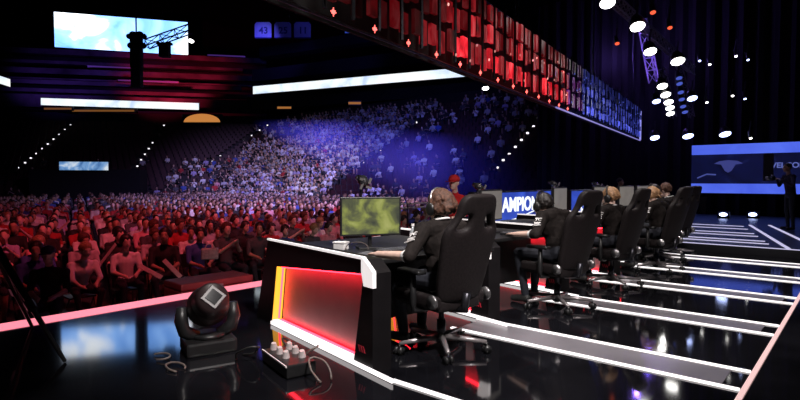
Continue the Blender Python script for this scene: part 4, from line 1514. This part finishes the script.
def sit_prims(v, hair=True):
    """seated spectator, faces +Y, origin on the floor under the seat"""
    rr = random.Random(v * 13 + 1)
    lean = (.0, .10, -.03, .16, .05)[v]
    pel = Vector((0, -.02, .54)); ch = pel + Vector((0, .02 + lean, .34)); nk = ch + Vector((0, .03 + lean * .2, .20)); hd = nk + Vector((0, .05 + lean * .2, .145))
    P = [El(pel, (.165, .14, .11), 'pants'), C(pel + Vector((0, 0, .03)), ch, .12, .13, 'shirt'), El(ch, (.165, .115, .16), 'shirt'),
         C(ch + Vector((-.09, 0, .09)), ch + Vector((.09, 0, .09)), .075, .075, 'shirt'), C(ch + Vector((0, 0, .13)), nk, .06, .05, 'shirt'), C(nk, hd + Vector((0, -.02, -.05)), .05, .05, 'skin')]
    for s in (-1, 1):
        sh = ch + Vector((.185 * s, 0, .09))
        if v == 0 or v == 4:
            el, wr = sh + Vector((.035 * s, .10, -.24)), Vector((.10 * s, .27, .68))
        elif v == 1:
            el, wr = sh + Vector((.03 * s, .13, -.22)), Vector((.05 * s, .36, .80))
        elif v == 2:
            el, wr = sh + Vector((.02 * s, .16, -.17)), Vector((.04 * s, .34, .98))
        else:
            el, wr = sh + Vector((.03 * s, .16, -.23)), Vector((.12 * s, .38, .64))
        P += [El(sh, (.065, .065, .065), 'shirt'), C(sh, el, .055, .045, 'shirt' if not (v == 4) else 'shirt'), C(el, wr, .04, .028, 'skin')]
        f = Vector((-.3 * s, 1, -.2 if v != 2 else .6)).normalized()
        P += [C(wr, wr + f * .09, .034, .03, 'skin'), C(wr + f * .09, wr + f * .15, .026, .018, 'skin'), C(wr + f * .03, wr + f * .06 + Vector((-.04 * s, 0, .02)), .016, .012, 'skin')]
        kn = Vector((.13 * s + .02 * s * v, .42, .52)); an = Vector((.13 * s, .40 + .04 * s * (v % 2), .10))
        P += [C((.09 * s, .02, .53), kn, .085, .06, 'pants'), C(kn, an, .056, .04, 'pants' if v != 1 else 'skin'), C(an + Vector((0, -.02, -.05)), an + Vector((.02 * s, .13, -.062)), .042, .034, 'shoe')]
    hp, T, rot = head_prims(hd, (0, .25, -.2, .1, -.35)[v], (-.05, -.2, 0, -.35, 0)[v], hair=hair)
    return P + hp, T, rot


SKINS = ['skin', 'skin_tan', 'skin', 'skin', 'skin_tan']
HAIRS = ['hair_black', 'hair_brown', 'hair_brown', 'hair_fair', 'hair_black']
spec_near, spec_far, spec_hair = [], [], []
for v in range(5):
    pr, T, rot = sit_prims(v, False)
    me = body_mesh(pr, .016, 3)
    mi = classify(me, pr); me.materials.clear()
    for m in (SKINS[v], 'shirt', 'trouser', 'shoe', HAIRS[v], 'white_cloth'):
        me.materials.append(M[m])
    me.polygons.foreach_set('material_index', mi)
    me.polygons.foreach_set('use_smooth', [True] * len(me.polygons))
    spec_near.append(me)
    hm = hair_mesh(T, rot, 70, .017, 40 + v, .013, .04 if v % 2 else .07); hm.materials.append(M[HAIRS[v]])
    hm.polygons.foreach_set('use_smooth', [True] * len(hm.polygons))
    spec_hair.append(hm)
    pr, T, rot = sit_prims(v, True)
    me = body_mesh(pr, .024, 2)
    mi = classify(me, pr); me.materials.clear()
    for m in (SKINS[v], 'shirt', 'trouser', 'shoe', HAIRS[v], 'white_cloth'):
        me.materials.append(M[m])
    me.polygons.foreach_set('material_index', mi)
    me.polygons.foreach_set('use_smooth', [True] * len(me.polygons))
    spec_far.append(me)

SHIRTS = [('black', (.02, .02, .022)), ('dark grey', (.07, .07, .08)), ('red', (.42, .03, .035)), ('white', (.75, .74, .76)), ('pale grey', (.42, .42, .46)),
          ('blue', (.05, .09, .36)), ('lilac', (.42, .36, .62)), ('pink', (.62, .28, .32))]
SW_ = [.26, .16, .12, .16, .12, .08, .05, .05]
cand = []
ROWP, SEATP = .98, .66
for k in range(33):
    X = -9.55 - ROWP * k
    j = 0
    y = .6 + (.33 if k % 2 else 0)
    while y < 24.2:
        if Vector((X, y, 0)).dot(DL) < 46.6:
            px, py, z = pix((X + .15, y, .32))
            if -14 < px < 470 and z > 3 and not (X > -10.2 and y > 13):
                cand.append((k, X, y, px, py, z))
        y += SEATP
vis = [c for c in cand if not (c[3] > 252 and c[4] > 236) and c[3] < 345 or (402 < c[3] < 428 and 206 < c[4] < 228)]
vis.sort(key=lambda c: c[5])
srt = random.Random(11)
indiv = set()
for c in vis:
    if len(indiv) >= 292:
        break
    indiv.add(c[:3])
count_in_row = {}
stuff_list = []
chairs_front = []
for c in sorted(cand, key=lambda c: (c[0], c[2])):
    k, X, y, px, py, z = c
    if srt.random() < .07 and k > 0:
        continue
    v = srt.randrange(5)
    name, colr = srt.choices(SHIRTS, SW_)[0]
    rz = -PI / 2 + math.atan2(y - 7, X + 4) * 0 + srt.uniform(-.2, .2) - .12
    sc_ = srt.uniform(.93, 1.06)
    jx, jy = srt.uniform(-.06, .06), srt.uniform(-.03, .03)
    if c[:3] in indiv:
        nrow = count_in_row[k] = count_in_row.get(k, 0) + 1
        lab = f'spectator in a {name} shirt, {ORD[k]} floor row, {NTH[nrow - 1]} from its near end'
        if k < 3:
            o = empty('person', (X + jx, y + jy, GZ), rz, lab, 'person', 'seated spectators on the arena floor')
            b = link('body', spec_near[v], (), o); b.color = (*colr, 1)
            link('hair', spec_hair[v], (), o)
            o.scale = (sc_,) * 3
            if k == 0:
                chairs_front.append((X + jx, y + jy, rz, nrow, sc_))
        else:
            o = link('person', spec_far[v]); o.location = (X + jx, y + jy, GZ); o.rotation_euler = (0, 0, rz); o.scale = (sc_,) * 3
            o.color = (*colr, 1)
            tag(o, lab, 'person', 'seated spectators on the arena floor')
    else:
        stuff_list.append((X + jx, y + jy, GZ, rz, sc_, v, colr))

# folding chairs under the front row
seat_me = mesh_from(rbox((0, -.02, .405), (.42, .40, .03), .012), 'seat')
back_me = mesh_from(rbox((0, -.275, .70), (.42, .025, .26), .012), 'backrest')
leg_me = []
for s in (-1, 1):
    bm = bmesh.new(); tube(bm, [(.235 * s, .14, 0), (.235 * s, -.27, .82)], .012, 6); leg_me.append(mesh_from(bm, 'leg'))
    bm = bmesh.new(); tube(bm, [(.19 * s, -.24, 0), (.19 * s, .12, .39)], .012, 6); leg_me.append(mesh_from(bm, 'leg'))
for me in [seat_me, back_me] + leg_me:
    me.materials.append(M['black'])
for (x, y, rz, nn, sc_) in chairs_front:
    r0 = empty('folding_chair', (x, y, GZ), rz, f'black folding chair under the {NTH[nn - 1]} spectator of the front floor row', 'chair', 'folding chairs of the front floor row')
    r0.scale = (sc_,) * 3
    r0.location -= Matrix.Rotation(rz, 3, 'Z') @ Vector((0, .03, 0))
    link('seat', seat_me, (), r0); link('backrest', back_me, (), r0)
    for me in leg_me:
        link('leg', me, (), r0)

# person in black with a navy cap sitting on a flight case before the front row
o = empty('person', (-8.55, 2.5, GZ), -PI / 2 - .5, 'person in black with a navy cap sitting before the front row, dark against it', 'person')
b = link('body', spec_near[0], (), o); b.color = (.006, .006, .007, 1)
bm = bmesh.new(); pr, T, rot = sit_prims(0, False); ellipsoid(bm, T((0, -.015, .05)), (.092, .112, .085))
for v_ in bm.verts:
    v_.co.z = max(v_.co.z, T((0, 0, .035)).z)
bx(bm, T((0, .13, .04)), (.13, .11, .012))
link('cap', mesh_from(bm, 'cap'), 'navycap', o, smooth=True)
r0 = empty('flight_case', (-8.55, 2.5, GZ), -PI / 2 - .5, 'black flight case under the person in the navy cap', 'case')
link('case_body', mesh_from(rbox((0, -.06, .205), (.5, .42, .40), .02), 'case_body'), 'black', r0)
link('latch', mesh_from(rbox((.0, .156, .3), (.06, .02, .08), .004), 'latch'), 'metal', r0)

# person in red with a red hat sitting on a stool at the stage front
o = empty('person', (-5.38, 7.70, 0), PI + .2, 'person in red top and red hat sitting past the shaggy brown haired player', 'person')
o.scale = (1.06,) * 3
b = link('body', spec_near[0], (), o); b.color = (.6, .012, .015, 1)
bm = bmesh.new(); pr, T, rot = sit_prims(0, False); ellipsoid(bm, T((0, -.015, .05)), (.095, .115, .095))
for v_ in bm.verts:
    v_.co.z = max(v_.co.z, T((0, 0, .02)).z)
bx(bm, T((0, .13, .03)), (.13, .11, .012))
link('hat', mesh_from(bm, 'hat'), 'redcloth', o, smooth=True)
r0 = empty('stool', (-5.38, 7.70, 0), PI + .2, 'black stool under the person in red', 'stool')
bm = bmesh.new(); tube(bm, [(0, -.04, .40), (0, -.04, .435)], .17, 20); link('seat', mesh_from(bm, 'seat'), 'black', r0)
for k in range(4):
    bm = bmesh.new(); c, sn = math.cos(PI / 4 + k * PI / 2), math.sin(PI / 4 + k * PI / 2)
    tube(bm, [(.08 * c, -.04 + .08 * sn, .40), (.15 * c, -.04 + .15 * sn, 0)], .012, 6); link('leg', mesh_from(bm, 'leg'), 'darkmetal', r0)
# dark road case in the pit, its red lighting put into the case colour
r0 = empty('road_case', (-6.55, 3.75, GZ), R(88), 'road case coloured as lit red, in the pit behind the moving head light', 'case')
link('case_body', mesh_from(rbox((0, 0, .44), (1.0, .5, .88), .02), 'case_body'), 'redlit_case', r0)
link('lid', mesh_from(rbox((0, 0, .93), (1.0, .5, .09), .02), 'lid'), 'redlit_case', r0)
link('latch', mesh_from(rbox((0, -.26, .88), (.1, .02, .08), .005), 'latch'), 'metal', r0)

# pale clappers, cards and a bag held by the front rows
for i, (px, py, d, ln, ang, lab) in enumerate(((107, 254, 9.0, .42, .9, 'pale clapper stick raised by a front row spectator near the person in black'), (149, 272, 8.8, .42, -.5, 'pale clapper stick resting across knees in the front row'),
                                               (171, 269, 8.9, .40, -.8, 'pale clapper stick slanting down beside the one across the knees'), (63, 226, 12.5, .36, .7, 'pale clapper stick held up in the rows behind the navy cap'))):
    p = at(px, py, d)
    bm = bmesh.new(); bx(bm, (0, 0, 0), (ln, .075, .012)); bevel_all(bm, .005, 1)
    o = link('clapper_stick', mesh_from(bm, 'clapper_stick'), mat('clapper_card_%d' % i, (.7, .62, .62), .6, var=.1)); o.location = p
    o.rotation_euler = Euler((R(50), -ang, YAW))
    tag(o, lab, 'clapper', 'pale clapper sticks in the crowd')
p = at(209, 254, 9.3)
root = empty('white_bag', (p.x, p.y, p.z), YAW + .3, 'pale bag on the lap of a front row spectator near the red light box', 'bag')
bm = rbox((0, 0, 0), (.28, .10, .2), .03, 3); link('bag_body', mesh_from(bm, 'bag_body'), mat('pale_bag', (.6, .55, .56), .7), root, smooth=True)
bm = bmesh.new(); tube(bm, [(-.08, 0, .09), (-.05, 0, .16), (.05, 0, .16), (.08, 0, .09)], .01, 6); link('handle', mesh_from(bm, 'handle'), 'white_cloth', root)

# ------------------------------------------------------------------ distant crowd: one uncountable mass
lowv = []
for v in range(5):
    pr, T, rot = sit_prims(v, True)
    me = body_mesh(pr, .035, 1, .16)
    t = classify(me, pr)
    nv = len(me.vertices)
    co = np.empty(nv * 3); me.vertices.foreach_get('co', co)
    faces = []
    me.calc_loop_triangles()
    tri = np.empty(len(me.loop_triangles) * 3, dtype=np.int64); me.loop_triangles.foreach_get('vertices', tri)
    tp = np.empty(len(me.loop_triangles), dtype=np.int64); me.loop_triangles.foreach_get('polygon_index', tp)
    lowv.append((co.reshape(-1, 3), tri.reshape(-1, 3), t[tp]))
    bpy.data.meshes.remove(me)


def add_people(px_lo=None):
    pass


prand = random.Random(21)
# stand crowd: rows of the far bank
for i in range(RROWS):
    f = (i + .45) / RROWS
    a, ln = lerp2(RP0, RP1, RQ0, RQ1, 0, f)
    zz = ZR0 + (ZR1 - ZR0) * i / RROWS
    nseat = int(ln / .52)
    for j in range(nseat):
        p, _ = lerp2(RP0, RP1, RQ0, RQ1, (j + .5) / nseat, f)
        px, py, z = pix((p.x, p.y, zz + 1))
        # density as the photo: full low down, thinning to the dark corner, aisle gaps
        ais1 = 345 + (176 - py) / 67 * 90
        ais0 = 205 + (166 - py) / 41 * 63
        ais2 = 485 + (180 - py) / 67 * 60
        if min(abs(px - ais1), abs(px - ais0), abs(px - ais2)) < 4.5:
            continue
        if px < ais0:
            dens = .75 if py > 150 else .12
        elif px < ais1:
            lim = 150 - (px - 230) * .20
            dens = .96 if py > lim else (.3 if px < 300 else .8)
        elif px < ais2:
            dens = .16 if py > 125 else .3
        else:
            dens = .0
        if prand.random() > dens:
            continue
        colr = prand.choices([c for _, c in SHIRTS], [.2, .16, .015, .28, .2, .04, .10, .0])[0]
        stuff_list.append((p.x, p.y + prand.uniform(-.05, .05), zz - .02, PI + prand.uniform(-.25, .25) + .15, prand.uniform(.9, 1.05), prand.randrange(5), colr))
# end stand: sparse, mostly empty
for i in range(10):
    f = (i + .4) / LROWS
    zz = ZR0 + (ZR1 - ZR0) * i / LROWS
    a, ln = lerp2(LP0, LP1, LQ0, LQ1, 0, f)
    nseat = int(ln / .62)
    for j in range(nseat):
        p, _ = lerp2(LP0, LP1, LQ0, LQ1, (j + .5) / nseat, f)
        if abs((p - VQ).dot(EL)) < 4.4 and abs((p - VQ).dot(DL)) < 2.0:
            continue
        px, py, z = pix((p.x, p.y, zz + 1))
        dens = .75 if px > 150 + i * 4 else (.5 if i < 1 else .03)
        if prand.random() > dens:
            continue
        colr = prand.choices([c for _, c in SHIRTS], [.3, .2, .1, .16, .12, .06, .03, .03])[0]
        stuff_list.append((p.x, p.y, zz - .02, math.atan2(DL.y, DL.x) + PI / 2 + prand.uniform(-.2, .2), prand.uniform(.9, 1.05), prand.randrange(5), colr))

VS, FS, CS = [], [], []
off = 0
SK = [(.58, .38, .30), (.40, .25, .18)]
HC = [(.02, .016, .015), (.10, .045, .03), (.25, .14, .07)]
for (x, y, z, rz, s, v, colr) in stuff_list:
    co, tri, t = lowv[v]
    c, sn = math.cos(rz) * s, math.sin(rz) * s
    q = np.empty_like(co)
    q[:, 0] = co[:, 0] * c - co[:, 1] * sn + x
    q[:, 1] = co[:, 0] * sn + co[:, 1] * c + y
    q[:, 2] = co[:, 2] * s + z
    VS.append(q); FS.append(tri + off); off += len(co)
    pal = np.array([SK[v % 2], colr, (.018, .02, .03), (.03, .03, .03), HC[prand.randrange(3)], (.7, .7, .7)])
    CS.append(pal[t])
VS, FS, CS = np.concatenate(VS), np.concatenate(FS), np.concatenate(CS)
me = bpy.data.meshes.new('distant_crowd')
me.vertices.add(len(VS)); me.vertices.foreach_set('co', VS.ravel())
me.loops.add(len(FS) * 3); me.loops.foreach_set('vertex_index', FS.ravel().astype(np.int32))
me.polygons.add(len(FS)); me.polygons.foreach_set('loop_start', np.arange(0, len(FS) * 3, 3, dtype=np.int32))
me.update(calc_edges=True)
at_ = me.attributes.new('own_colour', 'FLOAT_COLOR', 'FACE')
at_.data.foreach_set('color', np.hstack([CS, np.ones((len(CS), 1))]).astype(np.float32).ravel())
m = bpy.data.materials.new('crowd_cloth_and_skin')
nt, b = nodes_of(m)
an = nt.nodes.new('ShaderNodeAttribute'); an.attribute_name = 'own_colour'
nt.links.new(an.outputs['Color'], b.inputs['Base Color']); b.inputs['Roughness'].default_value = .8
o = link('distant_crowd', me, m)
tag(o, 'distant mass of seated spectators filling the far floor and the lavender lit stand', 'crowd', None, 'stuff')
print('STUFF people', len(stuff_list), 'individuals', len(indiv), 'columns', NCOLS, 'faces', len(FS))

# empty seat rows of the bowl: one mass of seat backs
bm = bmesh.new()
for (A0, A1, B0, B1, rows) in ((RP0, RP1, RQ0, RQ1, RROWS), (LP0, LP1, LQ0, LQ1, LROWS)):
    for i in range(rows):
        f = (i + .85) / rows
        zz = ZR0 + (ZR1 - ZR0) * i / rows
        a, ln = lerp2(A0, A1, B0, B1, 0, f); b_, _ = lerp2(A0, A1, B0, B1, 1, f)
        d = (b_ - a).normalized()
        ns = int(ln / .58)
        rot = Matrix((d, Vector((-d.y, d.x, 0)), Vector((0, 0, 1)))).transposed()
        for j in range(ns):
            p = a + d * (j + .5) * .58
            if abs((p - VQ).dot(EL)) < 4.3 and abs((p - VQ).dot(DL)) < 1.5:
                continue
            px, py, _ = pix((p.x, p.y, zz + .5))
            if any(abs(px - (A[0] + (A[1] - py) / (A[1] - B_[1]) * (B_[0] - A[0]))) < 4.5 for A, B_, *_r in AIS):
                continue
            bx(bm, (p.x, p.y, zz + .62), (.46, .04, .36), rot)
o = link('stadium_seats', mesh_from(bm, 'stadium_seats'), 'seatshell')
tag(o, 'rows of dark red stadium seats rising through the bowl', 'seats', None, 'stuff')

# ================================================================== LIGHT
w = bpy.data.worlds.new('world'); SC.world = w
w.use_nodes = True
w.node_tree.nodes['Background'].inputs['Color'].default_value = (.25, .22, .5, 1)
w.node_tree.nodes['Background'].inputs['Strength'].default_value = .004

# white stage lamps above the row of players
for i, (y, e) in enumerate(((2.6, 480), (5.4, 460), (8.3, 460), (11., 380))):
    spot('stage_key', (-3.6, y + .4, 5.6), (-2.7, y + .9, .8), e, (1, .93, .88), 75, .6, .15)
spot('stage_back', (.2, 1.6, 4.6), (-2.7, 3.2, .8), 1500, (1, .93, .9), 50, .8, .15)
spot('stage_back', (.8, 3.2, 5.2), (-2.5, 6.5, .8), 900, (1, .9, .87), 70, .7, .2)
# red wash on the near crowd
spot('red_wash', (-6.0, 4.0, 7.5), (-13.5, 5.0, -.3), 1750, (1, .09, .12), 62, .9, .3)
spot('red_wash', (-6.0, 8.5, 7.5), (-15.5, 9.5, -.3), 1450, (1, .20, .30), 62, .9, .3)
# lavender wash on the far floor and stand
spot('lavender_wash', (-8.5, 13, 10), (-22, 17, -.2), 11500, (.68, .48, 1), 66, .9, .3)
spot('lavender_wash', (-11, 12, 13), (-39, 28, 1.0), 34000, (.54, .44, 1), 33, .9, .4)
spot('blue_wash', (-11, 14, 12), (-27, 33, 5.0), 4500, (.2, .2, 1), 44, .9, .4)
spot('red_deck_wash', tuple(DL * 58 + EL * -14 + Vector((0, 0, 13))), tuple(DL * 76 + EL * -13 + Vector((0, 0, 14))), 11000, (1, .03, .10), 48, .9, .4)
spot('blue_deck_wash', tuple(DL * 60 + EL * -27 + Vector((0, 0, 15))), tuple(DL * 78 + EL * -24 + Vector((0, 0, 14.5))), 2600, (.25, .1, 1), 60, .9, .4)
spot('blue_deck_wash', (-47, 32, 16), (-60, 45, 18), 1300, (.15, .12, 1), 50, .9, .4)
p = at(262, 45, 50); q = at(268, 31, 60)
spot('banner_light', tuple(p), tuple(q), 600, (.4, .45, 1), 12, .9, .2)
p = at(362, 60, 46); q = at(345, 38, 56)
spot('blue_roof_wash', tuple(p), tuple(q), 1500, (.12, .12, 1), 50, .9, .2)
# blue on the far platform
spot('platform_blue', (-2, 17, 6), (-2, 14, 0), 160, (.35, .35, 1), 80, .8, .2)

# blue light beam shaped as a tinted haze tube before the far stand
A, B = at(255, 124, 50), at(520, 192, 18)
ax = (B - A)
hl = ax.length
bm = bmesh.new()
tube(bm, [(0, 0, 0), (0, 0, hl * .3), (0, 0, hl * .65), (0, 0, hl)], [.5, 1.2, 1.7, 1.7], 20)
hz = bpy.data.materials.new('blue_tinted_haze')
hz.use_nodes = True
nt = hz.node_tree
nt.nodes.remove(nt.nodes['Principled BSDF'])
vs = nt.nodes.new('ShaderNodeVolumeScatter')
vs.inputs['Color'].default_value = (.16, .16, 1, 1)
tc = nt.nodes.new('ShaderNodeTexCoord')
sx = nt.nodes.new('ShaderNodeSeparateXYZ')
nt.links.new(tc.outputs['Object'], sx.inputs['Vector'])


def mnode(op, a_, b_=None):
    m_ = nt.nodes.new('ShaderNodeMath'); m_.operation = op
    for i_, v_ in enumerate((a_, b_)):
        if v_ is None:
            continue
        if isinstance(v_, (int, float)):
            m_.inputs[i_].default_value = v_
        else:
            nt.links.new(v_, m_.inputs[i_])
    return m_.outputs[0]


r2 = mnode('SQRT', mnode('ADD', mnode('POWER', sx.outputs['X'], 2.), mnode('POWER', sx.outputs['Y'], 2.)))
rad = mnode('MINIMUM', mnode('ADD', mnode('MULTIPLY', sx.outputs['Z'], 1.2 / (hl * .6)), .45), 1.65)
prof = mnode('MAXIMUM', mnode('SUBTRACT', 1., mnode('DIVIDE', r2, rad)), 0.)
ends = mnode('MULTIPLY', mnode('MINIMUM', mnode('DIVIDE', sx.outputs['Z'], hl * .25), 1.), mnode('MINIMUM', mnode('DIVIDE', mnode('SUBTRACT', hl, sx.outputs['Z']), hl * .15), 1.))
ns = nt.nodes.new('ShaderNodeTexNoise'); ns.inputs['Scale'].default_value = .35
nt.links.new(tc.outputs['Object'], ns.inputs['Vector'])
nt.links.new(mnode('MULTIPLY', mnode('MULTIPLY', mnode('MULTIPLY', prof, ends), ns.outputs['Fac']), .42), vs.inputs['Density'])
nt.links.new(vs.outputs['Volume'], nt.nodes['Material Output'].inputs['Volume'])
o = link('haze_beam', mesh_from(bm, 'haze_beam'), hz)
o.matrix_world = Matrix.Translation(A) @ ax.to_track_quat('Z', 'Y').to_matrix().to_4x4()
tag(o, 'soft blue light beam shaped from tinted haze, slanting down in front of the far stand', 'haze', None, 'stuff')
c = (A + B) / 2
spot('haze_fill_light', tuple(c + Vector((4, -3, 9))), tuple(c), 6000, (.15, .18, 1), 110, .9, .3)  # added lamp above the haze, put there to make it show blue
c = A.lerp(B, .85)
spot('haze_fill_light', tuple(c + Vector((2, -1, 6))), tuple(c), 1600, (.15, .18, 1), 110, .9, .3)  # second added lamp, over the lower end of the haze
